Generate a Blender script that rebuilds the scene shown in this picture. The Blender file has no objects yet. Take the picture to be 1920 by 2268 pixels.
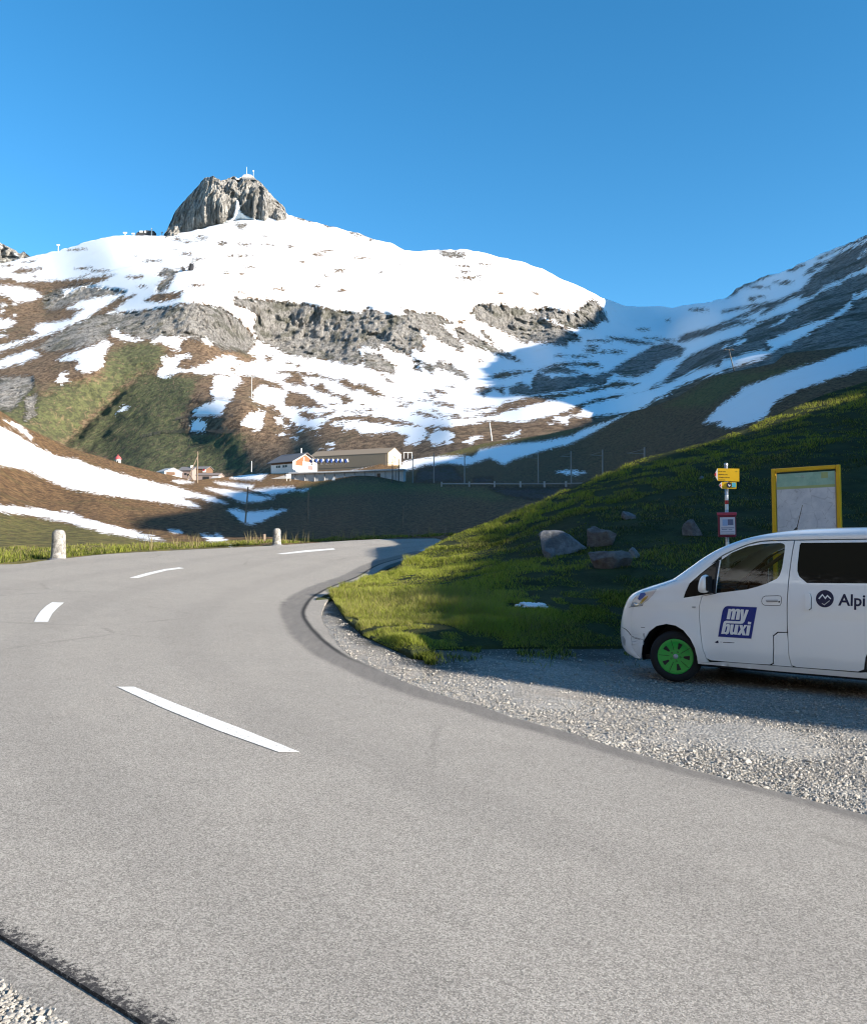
import bpy, bmesh, math, random
import numpy as np
from mathutils import Vector, Matrix
from mathutils.geometry import delaunay_2d_cdt
from mathutils.bvhtree import BVHTree

random.seed(7)
rng = np.random.default_rng(11)
SC = bpy.context.scene
COL = SC.collection
R = math.radians

# ------------------------------------------------------------------ camera survey
EYE = Vector((0.0, 0.0, 1.7))
FPX = 1923.0
PITCH = math.atan((1240 - 1134) / FPX)
cP, sP = math.cos(PITCH), math.sin(PITCH)

def ray(u, v):
    """direction through a photo pixel, scaled to one metre of ground distance"""
    u = np.asarray(u, float); v = np.asarray(v, float)
    a = (u - 960) / FPX; b = (1134 - v) / FPX
    dy = cP - b * sP
    return a / dy, (sP + b * cP) / dy

def at(u, v, D):
    dx, dz = ray(u, v)
    return Vector((float(dx) * D, D, 1.7 + float(dz) * D))

def RZ(x, y):
    """height of the road plane (banked curve climbing away)"""
    x = np.clip(x, -16, 9); y = np.clip(y, -14, 75)
    return -0.065 * x + 0.037 * y + 0.00025 * y * np.abs(y)

def on_road(u, v):
    dx, dz = ray(u, v); dx = float(dx); dz = float(dz)
    lo, hi = 1.5, 75.0
    f = lambda y: 1.7 + dz * y - RZ(dx * y, y)
    y = lo
    while y < hi and f(y) > 0: y += 0.25
    a_, b_ = y - 0.25, y
    for _ in range(30):
        m = 0.5 * (a_ + b_)
        if f(m) > 0: a_ = m
        else: b_ = m
    return Vector((dx * a_, a_, float(RZ(dx * a_, a_))))

# ------------------------------------------------------------------ noise
def _hash(ix, iy, iz, seed):
    n = (ix.astype(np.int64) * 374761393 + iy.astype(np.int64) * 668265263 + iz.astype(np.int64) * 2147483647 + seed * 974634777) & 0xFFFFFFFF
    n = ((n ^ (n >> 13)) * 1274126177) & 0xFFFFFFFF
    n = ((n ^ (n >> 16)) * 2246822519) & 0xFFFFFFFF
    return ((n ^ (n >> 15)) & 0xFFFFFF) / float(0xFFFFFF) * 2 - 1

def vnoise(P, seed=0):
    f = np.floor(P); t = P - f; t = t * t * t * (t * (t * 6 - 15) + 10)
    i = f.astype(np.int64); r = 0
    for dx in (0, 1):
        wx = t[:, 0] if dx else 1 - t[:, 0]
        for dy in (0, 1):
            wy = t[:, 1] if dy else 1 - t[:, 1]
            for dz in (0, 1):
                wz = t[:, 2] if dz else 1 - t[:, 2]
                r = r + wx * wy * wz * _hash(i[:, 0] + dx, i[:, 1] + dy, i[:, 2] + dz, seed)
    return r

def fbm(P, octv=4, seed=0, ridged=False):
    s = 0; a = 1; tot = 0; P = np.asarray(P, float)
    for o in range(octv):
        n = vnoise(P * (2.03 ** o) + 17.3 * o, seed + o)
        if ridged: n = 1 - 2 * np.abs(n)
        s = s + a * n; tot += a; a *= 0.5
    return s / tot

def rbf(pts, lam=1e-3):
    """thin-plate interpolation of log distance over the photo plane"""
    A = np.array(pts, float); X = A[:, :2] / 500.0; y = np.log(A[:, 2]); n = len(A)
    def k(r2): return np.where(r2 > 1e-12, 0.5 * r2 * np.log(r2 + 1e-12), 0)
    r2 = ((X[:, None] - X[None]) ** 2).sum(-1)
    K = np.zeros((n + 3, n + 3)); K[:n, :n] = k(r2) + lam * np.eye(n)
    K[:n, n] = 1; K[:n, n + 1:] = X; K[n, :n] = 1; K[n + 1:, :n] = X.T
    w = np.linalg.solve(K, np.concatenate([y, np.zeros(3)]))
    def ev(u, v):
        Q = np.stack([np.ravel(u), np.ravel(v)], 1) / 500.0
        out = np.empty(len(Q))
        for s in range(0, len(Q), 20000):
            q = Q[s:s + 20000]
            out[s:s + 20000] = k(((q[:, None] - X[None]) ** 2).sum(-1)) @ w[:n] + w[n] + q @ w[n + 1:]
        return np.exp(out).reshape(np.shape(u))
    return ev

# ------------------------------------------------------------------ map tracing
CROP = {'C1': (0, 350, 2.52), 'C2': (500, 450, 2.52), 'C3': (1000, 500, 1.917), 'C4': (0, 600, 2.52),
        'C5': (300, 950, 2.52), 'C6': (900, 900, 2.94), 'C8': (640, 1100, 2.205), 'E4': (1600, 500, 5.5125), 'E5': (400, 560, 7.35),
        'F7': (1500, 800, 4.2), 'H': (960, 443, 1.8375), 'D': (0, 0, 0.91875), 'P': (0, 0, 1.0)}

def px(tag, s):
    ox, oy, k = CROP[tag]
    v = [float(t) for t in s.replace(',', ' ').split()]
    return np.array([(ox + v[i] / k, oy + v[i + 1] / k) for i in range(0, len(v), 2)])

def ell(tag, s):
    """list of small patches: cx cy w h"""
    ox, oy, k = CROP[tag]
    v = [float(t) for t in s.replace(',', ' ').split()]
    return [(ox + v[i] / k, oy + v[i + 1] / k, v[i + 2] / k / 2, v[i + 3] / k / 2) for i in range(0, len(v), 4)]

def sdf_poly(U, V, poly):
    n = len(poly); d2 = np.full(U.shape, 1e18); ins = np.zeros(U.shape, bool)
    for i in range(n):
        ax, ay = poly[i]; bx, by = poly[(i + 1) % n]
        ex, ey = bx - ax, by - ay; wx, wy = U - ax, V - ay
        t = np.clip((wx * ex + wy * ey) / (ex * ex + ey * ey + 1e-9), 0, 1)
        d2 = np.minimum(d2, (wx - t * ex) ** 2 + (wy - t * ey) ** 2)
        c = ((ay <= V) & (by > V)) | ((by <= V) & (ay > V))
        xi = ax + (V - ay) / (by - ay + 1e-12) * ex
        ins ^= c & (U < xi)
    d = np.sqrt(d2)
    return np.where(ins, d, -d)

def paint(field, U, V, poly, add=True, margin=20):
    lo = poly.min(0) - margin; hi = poly.max(0) + margin
    m = (U > lo[0]) & (U < hi[0]) & (V > lo[1]) & (V < hi[1])
    if not m.any(): return
    s = np.clip(sdf_poly(U[m], V[m], poly), -margin, margin)
    field[m] = np.maximum(field[m], s) if add else np.minimum(field[m], -s)

def paint_ell(field, U, V, lst, add):
    for cx, cy, a, b in lst:
        m = (np.abs(U - cx) < a + 14) & (np.abs(V - cy) < b + 14)
        if not m.any(): continue
        q = np.sqrt(((U[m] - cx) / a) ** 2 + ((V[m] - cy) / b) ** 2)
        s = np.clip((1 - q) * min(a, b), -20, 20)
        field[m] = np.maximum(field[m], s) if add else np.minimum(field[m], -s)

# ------------------------------------------------------------------ mesh helpers
def mesh_np(name, V, F, mat=None, smooth=True, attrs=None):
    me = bpy.data.meshes.new(name)
    V = np.ascontiguousarray(V, np.float32); F = np.ascontiguousarray(F, np.int32)
    me.vertices.add(len(V)); me.vertices.foreach_set('co', V.ravel())
    k = F.shape[1]
    me.loops.add(F.size); me.loops.foreach_set('vertex_index', F.ravel())
    me.polygons.add(len(F)); me.polygons.foreach_set('loop_start', np.arange(0, F.size, k, dtype=np.int32))
    try: me.polygons.foreach_set('loop_total', np.full(len(F), k, np.int32))
    except Exception: pass
    me.polygons.foreach_set('use_smooth', np.full(len(F), smooth, bool))
    for an, av in (attrs or {}).items():
        at_ = me.attributes.new(an, 'FLOAT', 'POINT'); at_.data.foreach_set('value', np.ascontiguousarray(av, np.float32).ravel())
    me.update(calc_edges=True); me.validate()
    if mat: me.materials.append(mat)
    o = bpy.data.objects.new(name, me); COL.objects.link(o)
    return o

def grid_faces(nr, nc):
    i = np.arange(nr - 1)[:, None] * nc + np.arange(nc - 1)[None]
    return np.stack([i, i + 1, i + nc + 1, i + nc], -1).reshape(-1, 4)

def tag(o, label=None, cat=None, group=None, kind=None):
    if label: o['label'] = label
    if cat: o['category'] = cat
    if group: o['group'] = group
    if kind: o['kind'] = kind
    return o

def empty(name, loc, rz=0.0):
    e = bpy.data.objects.new(name, None); e.empty_display_size = 0.2
    COL.objects.link(e); e.location = loc; e.rotation_euler = (0, 0, rz)
    return e

def obj(name, bm, mat, parent=None, smooth=False):
    me = bpy.data.meshes.new(name)
    bmesh.ops.recalc_face_normals(bm, faces=bm.faces[:])
    for f in bm.faces: f.smooth = smooth
    bm.to_mesh(me); bm.free()
    for m in (mat if isinstance(mat, (list, tuple)) else [mat]): me.materials.append(m)
    o = bpy.data.objects.new(name, me); COL.objects.link(o)
    if parent is not None: o.parent = parent
    return o

def copy_tree(o, parent=None):
    kids = [c for c in bpy.data.objects if c.parent == o]
    c = o.copy(); COL.objects.link(c); c.parent = parent
    for k in kids: copy_tree(k, c)
    return c

def box(bm, c, s, rot=None, bevel=0.0, mi=0):
    M = Matrix.Translation(c) @ (rot.to_4x4() if rot is not None else Matrix.Identity(4)) @ Matrix.Diagonal((s[0], s[1], s[2], 1))
    r = bmesh.ops.create_cube(bm, size=1, matrix=M)
    fs = set(f for v in r['verts'] for f in v.link_faces)
    for f in fs: f.material_index = mi
    if bevel > 0:
        es = set(e for v in r['verts'] for e in v.link_edges)
        bmesh.ops.bevel(bm, geom=list(es), offset=bevel, segments=2, profile=0.6, affect='EDGES')

def tube(bm, a, b, r0, r1=None, seg=10, caps=True, mi=0):
    a, b = Vector(a), Vector(b); r1 = r0 if r1 is None else r1
    d = (b - a); q = Vector((0, 0, 1)).rotation_difference(d.normalized())
    M = Matrix.Translation((a + b) / 2) @ q.to_matrix().to_4x4()
    r = bmesh.ops.create_cone(bm, cap_ends=caps, segments=seg, radius1=r0, radius2=r1, depth=d.length, matrix=M)
    for f in set(f for v in r['verts'] for f in v.link_faces): f.material_index = mi

def lathe(bm, prof, seg=24, M=None, mi=0):
    """profile of (radius, height) turned round z"""
    M = M or Matrix.Identity(4); rings = []
    for r, z in prof:
        if r < 1e-6: rings.append([bm.verts.new(M @ Vector((0, 0, z)))])
        else: rings.append([bm.verts.new(M @ Vector((r * math.cos(2 * math.pi * i / seg), r * math.sin(2 * math.pi * i / seg), z))) for i in range(seg)])
    for A, B in zip(rings, rings[1:]):
        for i in range(seg):
            j = (i + 1) % seg
            if len(A) == 1 and len(B) == 1: continue
            if len(A) == 1: f = bm.faces.new((A[0], B[i], B[j]))
            elif len(B) == 1: f = bm.faces.new((A[i], A[j], B[0]))
            else: f = bm.faces.new((A[i], A[j], B[j], B[i]))
            f.material_index = mi

def prism(bm, poly, axis_o, ux, uy, thick, mi=0):
    """flat polygon extruded by thick along ux x uy"""
    n = ux.cross(uy).normalized() * thick
    lo = [bm.verts.new(axis_o + ux * p[0] + uy * p[1]) for p in poly]
    hi = [bm.verts.new(axis_o + ux * p[0] + uy * p[1] + n) for p in poly]
    fs = [bm.faces.new(hi), bm.faces.new(lo[::-1])]
    for i in range(len(poly)):
        j = (i + 1) % len(poly); fs.append(bm.faces.new((lo[i], lo[j], hi[j], hi[i])))
    for f in fs: f.material_index = mi

# ------------------------------------------------------------------ materials
class NT:
    def __init__(s, name):
        s.m = bpy.data.materials.new(name); s.m.use_nodes = True; s.t = s.m.node_tree
        s.t.nodes.clear(); s.out = s.n('ShaderNodeOutputMaterial')
    def n(s, typ, **kw):
        nd = s.t.nodes.new(typ)
        for k, v in kw.items():
            if k == 'i':
                for kk, vv in v.items(): s.put(nd.inputs[kk], vv)
            else: setattr(nd, k, v)
        return nd
    def put(s, sock, val):
        if isinstance(val, bpy.types.NodeSocket): s.t.links.new(val, sock)
        elif isinstance(val, bpy.types.Node): s.t.links.new(val.outputs[0], sock)
        else:
            if isinstance(val, (tuple, list)) and len(val) == 3 and sock.type == 'RGBA': val = (*val, 1)
            sock.default_value = val
    def math(s, op, a, b=0.0, c=0.0, clamp=False):
        nd = s.n('ShaderNodeMath', operation=op, use_clamp=clamp)
        s.put(nd.inputs[0], a); s.put(nd.inputs[1], b); s.put(nd.inputs[2], c)
        return nd.outputs[0]
    def mix(s, f, a, b, bt='MIX'):
        nd = s.n('ShaderNodeMix', data_type='RGBA', blend_type=bt)
        s.put(nd.inputs[0], f); s.put(nd.inputs[6], a); s.put(nd.inputs[7], b)
        return nd.outputs[2]
    def ramp(s, f, lo, hi):
        nd = s.n('ShaderNodeMapRange', interpolation_type='SMOOTHSTEP'); s.put(nd.inputs[0], f)
        nd.inputs[1].default_value = lo; nd.inputs[2].default_value = hi
        return nd.outputs[0]
    def coord(s, scale=(1, 1, 1), rot=(0, 0, 0)):
        tc = s.n('ShaderNodeTexCoord'); mp = s.n('ShaderNodeMapping')
        s.put(mp.inputs[0], tc.outputs['Object']); mp.inputs['Scale'].default_value = scale; mp.inputs['Rotation'].default_value = rot
        return mp.outputs[0]
    def noise(s, co, scale, detail=4, rough=0.55, dist=0.0):
        nd = s.n('ShaderNodeTexNoise'); s.put(nd.inputs['Vector'], co)
        nd.inputs['Scale'].default_value = scale; nd.inputs['Detail'].default_value = detail
        nd.inputs['Roughness'].default_value = rough; nd.inputs['Distortion'].default_value = dist
        return nd.outputs[0]
    def voro(s, co, scale, feature='F1', out=0):
        nd = s.n('ShaderNodeTexVoronoi', feature=feature); s.put(nd.inputs['Vector'], co); nd.inputs['Scale'].default_value = scale
        return nd.outputs[out]
    def attr(s, name):
        return s.n('ShaderNodeAttribute', attribute_name=name).outputs['Fac']
    def bump(s, h, strength=0.5, dist=0.1, normal=None):
        nd = s.n('ShaderNodeBump'); s.put(nd.inputs['Height'], h)
        nd.inputs['Strength'].default_value = strength; nd.inputs['Distance'].default_value = dist
        if normal is not None: s.put(nd.inputs['Normal'], normal)
        return nd.outputs[0]
    def bsdf(s, col, rough=0.8, metal=0.0, normal=None, spec=0.5, coat=0.0, **kw):
        b = s.n('ShaderNodeBsdfPrincipled'); s.put(b.inputs['Base Color'], col); s.put(b.inputs['Roughness'], rough)
        s.put(b.inputs['Metallic'], metal); b.inputs['Specular IOR Level'].default_value = spec
        b.inputs['Coat Weight'].default_value = coat; b.inputs['Coat Roughness'].default_value = 0.03
        for k, v in kw.items(): s.put(b.inputs[k.replace('_', ' ')], v)
        if normal is not None: s.put(b.inputs['Normal'], normal)
        s.t.links.new(b.outputs[0], s.out.inputs[0])
        return s.m

def plain(name, col, rough=0.6, metal=0.0, spec=0.5, coat=0.0, var=0.12, scale=6.0, bump=0.0):
    """paint or plastic with a little wear"""
    t = NT(name); co = t.coord()
    n = t.noise(co, scale, 5, 0.6)
    f = t.math('MULTIPLY_ADD', n, 2 * var, 1 - var)
    c = t.mix(1.0, (*col, 1), f, 'MULTIPLY')
    r = t.math('MULTIPLY_ADD', n, 0.2, rough - 0.1)
    nm = t.bump(t.noise(co, scale * 6, 3), bump, 0.01) if bump > 0 else None
    return t.bsdf(c, r, metal, nm, spec, coat)

def terrain_mat(name, unit, brown, brown2, rockc, greenc, green2, amp=1.0, bumpd=1.0):
    """snow, rock, grass and heath laid out by the survey map carried on the vertices; unit = metres per photo pixel"""
    t = NT(name); co = t.coord((1, 0.42, 1))
    wob = t.math('SUBTRACT', t.noise(co, 0.10 / unit, 8, 0.70, 0.5), 0.5)
    wob2 = t.math('SUBTRACT', t.noise(co, 0.4 / unit, 4, 0.7), 0.5)
    w = t.math('ADD', t.math('MULTIPLY', wob, 52.0 * amp), t.math('MULTIPLY', wob2, 22.0 * amp))
    snow = t.ramp(t.math('ADD', t.math('MULTIPLY', t.attr('snow'), 1.25), w), -0.5, 0.5)
    rock = t.ramp(t.math('ADD', t.attr('rock'), t.math('MULTIPLY', w, 0.9)), -4, 4)
    green = t.ramp(t.math('ADD', t.attr('green'), t.math('MULTIPLY', w, 1.4)), -9, 9)
    n1 = t.noise(co, 0.13 / unit, 7, 0.74); n2 = t.noise(co, 0.02 / unit, 5, 0.65)
    cs = t.coord((1, 0.5, 0.25)); n3 = t.noise(cs, 0.17 / unit, 7, 0.76, 0.8); n4 = t.noise(co, 0.33 / unit, 5, 0.7)
    cbr = t.mix(t.ramp(n1, 0.40, 0.60), tuple(x * 0.6 for x in brown), tuple(x * 1.12 for x in brown2))
    cbr = t.mix(t.math('MULTIPLY', t.ramp(n4, 0.54, 0.62), 0.6), cbr, tuple(x * 0.38 for x in brown))
    cbr = t.mix(t.math('MULTIPLY', t.ramp(n2, 0.50, 0.68), 0.32), cbr, green2)
    crk = t.mix(t.ramp(n3, 0.40, 0.60), tuple(x * 0.56 for x in rockc), tuple(min(1, x * 1.6) for x in rockc))
    crk = t.mix(t.math('MULTIPLY', t.ramp(n4, 0.57, 0.64), 0.5), crk, tuple(x * 0.36 for x in rockc))
    crk = t.mix(t.math('MULTIPLY', t.ramp(n2, 0.50, 0.62), 0.6), crk, green2)
    cgr = t.mix(t.ramp(n1, 0.40, 0.60), tuple(x * 0.75 for x in green2), greenc)
    cgr = t.mix(t.math('MULTIPLY', t.ramp(n3, 0.53, 0.62), 0.6), cgr, tuple(x * 1.2 for x in brown2))
    cgr = t.mix(t.math('MULTIPLY', t.ramp(n4, 0.55, 0.63), 0.5), cgr, tuple(x * 0.5 for x in green2))
    c = t.mix(green, cbr, cgr); c = t.mix(rock, c, crk)
    csn = t.mix(t.math('MULTIPLY', t.ramp(n2, 0.5, 0.8), 0.5), (0.86, 0.86, 0.87), (0.78, 0.765, 0.74))
    c = t.mix(snow, c, csn)
    hb = t.math('MULTIPLY_ADD', rock, 1.8, 0.8)
    h = t.math('ADD', t.math('MULTIPLY', n1, hb), t.math('MULTIPLY', n3, t.math('MULTIPLY', rock, 2.6)))
    bare = t.math('SUBTRACT', 1.0, t.math('MULTIPLY', snow, 0.95))
    nm = t.bump(t.math('MULTIPLY', h, bare), 1.0, 9.0 * unit * bumpd)
    return t.bsdf(c, t.math('MULTIPLY_ADD', snow, -0.25, 0.95), 0, nm, 0.2)
# ------------------------------------------------------------------ the mountain across the valley
def crest_fn(pts):
    A = np.array(sorted(map(tuple, pts)))
    return lambda u: np.interp(u, A[:, 0], A[:, 1])

M_CREST = crest_fn(np.concatenate([[(-700, 640), (-300, 610)],
    px('C1', '0 590 60 575 180 545 250 530 330 515 400 495 500 460 600 437 680 432 760 430 860 433 915 430 1100 400 1300 345 1450 335 1605 320 1650 325 1700 340'),
    px('C2', '340 45 400 75 450 95 560 120 650 145 740 165 830 205 920 220 1000 262 1080 267 1200 260 1330 255 1420 270 1530 300 1650 325 1764 365'),
    px('C3', '490 235 560 265 640 305 680 320 740 342 820 342 880 340 940 350 1000 335 1080 325 1170 303 1210 265 1340 210 1430 185 1550 125 1660 80 1764 40'),
    [(2150, 425), (2600, 260)]]))

M_PTS = [(-300, 610, 1700), (0, 584, 1720), (0, 640, 1450), (-300, 700, 1350), (250, 521, 1660), (250, 570, 1480), (380, 520, 1600), (540, 482, 1580), (690, 500, 1550), (540, 560, 1380),
 (850, 548, 1550), (850, 600, 1350), (950, 555, 1520), (1100, 572, 1480), (1100, 640, 1330), (1250, 630, 1470), (1250, 690, 1330), (1340, 665, 1500), (1330, 720, 1380), (1380, 681, 1750), (1500, 674, 1750), (1480, 740, 1380),
 (1620, 655, 1500), (1720, 605, 1280), (1820, 565, 1080), (1920, 525, 900), (2150, 425, 700), (2600, 260, 520),
 (560, 660, 1170), (720, 690, 1185), (900, 695, 1160), (1000, 730, 1190), (940, 770, 1090), (560, 785, 1085), (720, 805, 1050), (900, 830, 985),
 (430, 668, 1040), (380, 700, 1020), (480, 780, 950), (400, 760, 950), (250, 690, 1150), (100, 700, 1250), (0, 760, 1080), (-200, 800, 1050),
 (330, 790, 880), (313, 832, 835), (250, 890, 800), (150, 980, 720), (0, 900, 700), (100, 860, 760), (200, 800, 830), (-200, 950, 640), (0, 1000, 600),
 (345, 850, 803), (400, 850, 775), (330, 920, 722), (230, 1000, 692), (420, 930, 675), (300, 1030, 610), (480, 870, 720), (540, 900, 650),
 (700, 900, 690), (850, 860, 830), (640, 960, 590), (500, 1030, 545), (700, 1010, 430), (620, 1060, 420), (850, 970, 455), (900, 900, 670), (1000, 880, 720), (1000, 940, 430), (1000, 1000, 320),
 (1100, 840, 900), (1060, 800, 1060), (1180, 790, 1120), (1280, 760, 1230), (1200, 845, 760), (1150, 870, 660), (1250, 815, 850), (1340, 830, 760), (1350, 880, 570), (1450, 860, 500), (1500, 850, 470),
 (1560, 780, 640), (1600, 700, 1000), (1700, 690, 760), (1800, 640, 760), (1920, 620, 640), (1920, 700, 450), (1750, 770, 420), (1600, 820, 400), (1450, 930, 330), (1250, 980, 300), (1920, 800, 260), (2200, 700, 300), (2600, 600, 260), (2600, 900, 150)]
M_D = rbf(M_PTS)

V_TOP_PTS = np.concatenate([[(-900, 700), (-300, 820)], px('C4', '0 780 140 870 360 978 560 1038 700 1080 850 1118 1000 1150'),
    [(430, 1064), (560, 1050), (640, 1043), (780, 1040), (840, 1028)], px('C6', '0 350 200 320 500 240 900 185 1150 130 1330 85 1450 38 1600 0'),
    px('F7', '0 330 260 170 420 120 600 80 900 20'), [(1740, 782), (1800, 776), (1860, 769), (1920, 763), (2300, 700), (2700, 650)]])
V_TOP = crest_fn(V_TOP_PTS)
VERGE = np.array([(-900, 1330), (-300, 1275), (0, 1249), (128, 1237), (300, 1222), (612, 1206), (800, 1197), (1000, 1188), (1200, 1182), (2700, 1170)])
VERGE_D = [15, 20, on_road(0, 1249).y, on_road(128, 1237).y, on_road(300, 1222).y, on_road(612, 1206).y, 55, 58, 62, 64]
V_PTS = [(u, v, d) for (u, v), d in zip(VERGE, VERGE_D)] + [
 (-300, 820, 105), (0, 909, 125), (143, 988, 145), (222, 1012, 155), (337, 1043, 170), (397, 1058, 178), (430, 1064, 190), (436, 1074, 172), (0, 1130, 62), (0, 1050, 86), (150, 1120, 88), (200, 1060, 115),
 (313, 1148, 86), (400, 1120, 118), (456, 1100, 140), (504, 1118, 122), (532, 1160, 92), (436, 1191, 62), (300, 1190, 60), (100, 1190, 45),
 (540, 1096, 165), (530, 1135, 118), (600, 1160, 98), (620, 1180, 78), (700, 1180, 78), (900, 1178, 80), (700, 1130, 140), (700, 1086, 212), (560, 1050, 262), (640, 1043, 258), (780, 1040, 250), (520, 1075, 225), (700, 1060, 240), (840, 1028, 262),
 (900, 1084, 205), (1000, 1078, 196), (1200, 1078, 165), (1320, 1080, 150), (1000, 1130, 130), (900, 1012, 285), (970, 998, 290), (1070, 982, 292), (1206, 963, 282), (1350, 928, 262), (1450, 885, 235), (1520, 850, 215),
 (1640, 820, 185), (1740, 784, 168), (1920, 764, 150), (2300, 700, 130), (2700, 650, 115), (1000, 1030, 258), (1200, 1020, 225), (1400, 1000, 180), (1500, 935, 170), (1700, 870, 130), (1920, 830, 110), (1700, 950, 95), (1920, 950, 75), (2300, 900, 75), (1500, 1050, 90), (2700, 900, 70)]
V_D = rbf(V_PTS)

def ctrl(U, V, D):
    dx, dz = ray(U, V)
    return np.stack([dx * D, D, 1.7 + dz * D], -1)

# survey map: snow on the mountain -------------------------------------------------
def mountain_map(U, V):
    S = np.full(U.shape, 20.0); RK = np.full(U.shape, -20.0); GR = np.full(U.shape, -20.0)
    bare = lambda tg, s: paint(S, U, V, px(tg, s), False)
    snow = lambda tg, s: paint(S, U, V, px(tg, s), True)
    rock = lambda tg, s: paint(RK, U, V, px(tg, s), True)
    green = lambda tg, s: paint(GR, U, V, px(tg, s), True)
    def brock(tg, s): bare(tg, s); rock(tg, s)
    # heath and grass below the snowfield
    bare('C4', '-2400 40 -200 60 60 33 100 58 330 53 470 40 640 20 560 60 460 85 700 110 690 150 760 130 600 240 830 215 1080 175 1240 200 1350 280 1440 390 1380 460 1430 470 1390 520 1290 470 1220 480 1100 540 1000 560 1090 570 1250 580 1340 585 1370 620 1400 700 1420 745 1340 830 1600 1000 1700 1400 -2400 1400')
    bare('C2', '-100 1100 40 1080 150 1110 270 1130 330 1190 400 1240 500 1260 560 1215 640 1190 800 1185 1000 1215 1100 1250 1280 1245 1420 1225 1560 1200 1764 1150 1900 1400 1764 1700 -100 1700')
    for s in ('65 960 170 965 310 1010 330 1050 270 1030 200 1015 150 1060 160 1090 40 1070 60 1040 90 1010',
              '255 945 330 935 430 940 560 965 610 985 520 975 420 965 440 990 460 1020 380 1015 315 990 370 965 330 950',
              '470 1010 540 1010 600 1060 690 1075 705 1105 650 1125 640 1090 560 1060 490 1040',
              '620 985 660 980 720 1010 780 1010 850 1045 890 1080 840 1080 770 1045 700 1040 640 1010',
              '320 1110 350 1050 420 1060 480 1090 560 1140 480 1140 400 1145 340 1130', '410 1175 440 1160 520 1180 620 1155 560 1195 520 1190 460 1210 420 1190',
              '750 1120 770 1120 770 1140', '1040 1170 1090 1160 1180 1195 1120 1190', '1155 1155 1215 1180 1200 1190', '1060 1095 1270 1120 1270 1140 1200 1130 1150 1110',
              '1110 1050 1150 1060 1180 1085 1150 1085', '1160 1035 1220 1045 1230 1065 1180 1060', '1400 1050 1440 1025 1490 1030 1440 1070', '1500 1035 1550 1025 1550 1060',
              '1330 1155 1450 1140 1520 1135 1420 1155', '1330 1200 1500 1165 1540 1120 1700 1080 1764 1075 1764 1110 1650 1140 1500 1185', '40 840 80 850 180 850 170 880 120 890 60 875'):
        bare('C2', s)
    for s in ('45 520 150 530 320 545 430 560 560 585 700 610 750 610 790 580 860 605 950 625 1000 625 985 590 1040 595 1080 610 1150 605 1220 640 1270 670 1200 680 1260 730 1330 790 1320 830 1230 790 1150 740 1080 700 1110 750 1100 830 1050 810 1020 850 940 830 870 795 860 825 790 800 740 805 770 880 730 905 600 880 450 860 360 850 280 810 180 770 150 690 170 620 120 590 50 570',
              '770 830 850 840 950 910 940 955 870 940 770 915', '870 955 940 1005 900 990', '1020 850 1070 880 1160 905 1190 880 1260 900 1350 960 1350 985 1260 945 1180 920 1150 950 1090 900 1050 890',
              '1270 700 1310 690 1400 740 1500 800 1600 850 1650 885 1560 860 1470 830 1390 800 1300 760', '1400 565 1430 555 1590 560 1500 572', '1410 705 1440 710 1500 780 1440 745', '1040 905 1070 905 1090 935 1050 925',
              '1190 265 1260 270 1330 280 1330 300 1240 300 1200 285', '345 45 400 70 430 62 450 95 400 85', '460 92 500 102 480 110', '550 116 600 128 570 135', '690 160 740 163 780 178 720 180', '795 193 830 203 810 207'):
        brock('C2', s)
    brock('C3', '80 370 110 330 200 330 290 350 360 375 330 360 400 345 480 360 520 370 590 310 620 320 650 370 665 405 640 400 600 435 550 430 500 440 430 400 390 390 470 430 545 470 545 488 490 490 490 512 430 500 340 490 310 500 250 465 200 440 150 420 110 400')
    for s in ('60 640 110 615 240 610 180 635 100 645', '420 616 510 609 470 620', '450 660 500 645 470 662', '705 660 800 656 760 674', '1055 715 1090 700 1150 700 1120 717', '800 795 880 755 1020 745 1000 780 900 805', '10 603 75 594 40 606', '120 581 205 570 150 580', '380 512 480 505 430 513', '1535 735 1570 728 1600 735'):
        bare('C1', s)
    brock('C1', '870 650 920 615 990 625 960 680 930 730 880 755 870 720 930 660')
    brock('C1', '1215 475 1240 464 1270 470 1240 487'); brock('C1', '1312 362 1375 368 1370 395 1330 395')
    paint_ell(S, U, V, ell('C2', '510 285 40 20 765 305 50 12 635 375 45 15 305 480 62 12 515 463 30 9 650 487 45 18 75 497 55 13 545 405 20 7 960 340 14 8 865 382 25 7 1330 380 30 13 1360 415 90 18 1450 342 30 6 1545 500 30 6 1735 503 30 9 1320 350 30 5 225 187 14 6 110 230 40 9 230 228 40 6 365 240 12 6 550 268 50 5 90 292 70 7 430 325 14 10 130 355 30 5 90 395 20 8 240 865 40 28 40 920 25 15 70 900 20 12 410 905 25 10 355 890 25 8 1265 1020 20 10 1420 875 35 18 1315 660 30 22 805 1155 25 8 600 1115 20 6 735 1165 90 6 1000 1115 40 6 960 1085 30 5 1265 1190 60 12 990 1130 30 5'), False)
    paint_ell(S, U, V, ell('C1', '1045 532 30 8 1105 563 30 7 1125 440 30 7 1135 452 20 7 1052 466 36 7 985 452 24 14 1020 616 22 14 1070 605 34 36 1265 638 22 14 193 659 12 6 560 628 44 6 795 716 16 6 850 572 50 4 1490 482 36 6 1370 482 40 7 1300 547 18 5'), False)
    # rock faces and green slopes inside the bare ground
    rock('C4', '200 430 380 310 500 250 600 240 830 215 1080 175 1240 200 1350 280 1440 390 1380 460 1230 430 1200 410 1060 370 900 365 830 385 700 350 620 320 590 380 450 430 260 450')
    rock('C4', '240 130 400 85 470 70 700 110 690 150 560 140 370 190 330 215 250 215'); rock('C4', '-300 600 180 590 190 640 60 780 -300 790'); rock('C4', '140 700 200 690 200 820 140 830')
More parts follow.
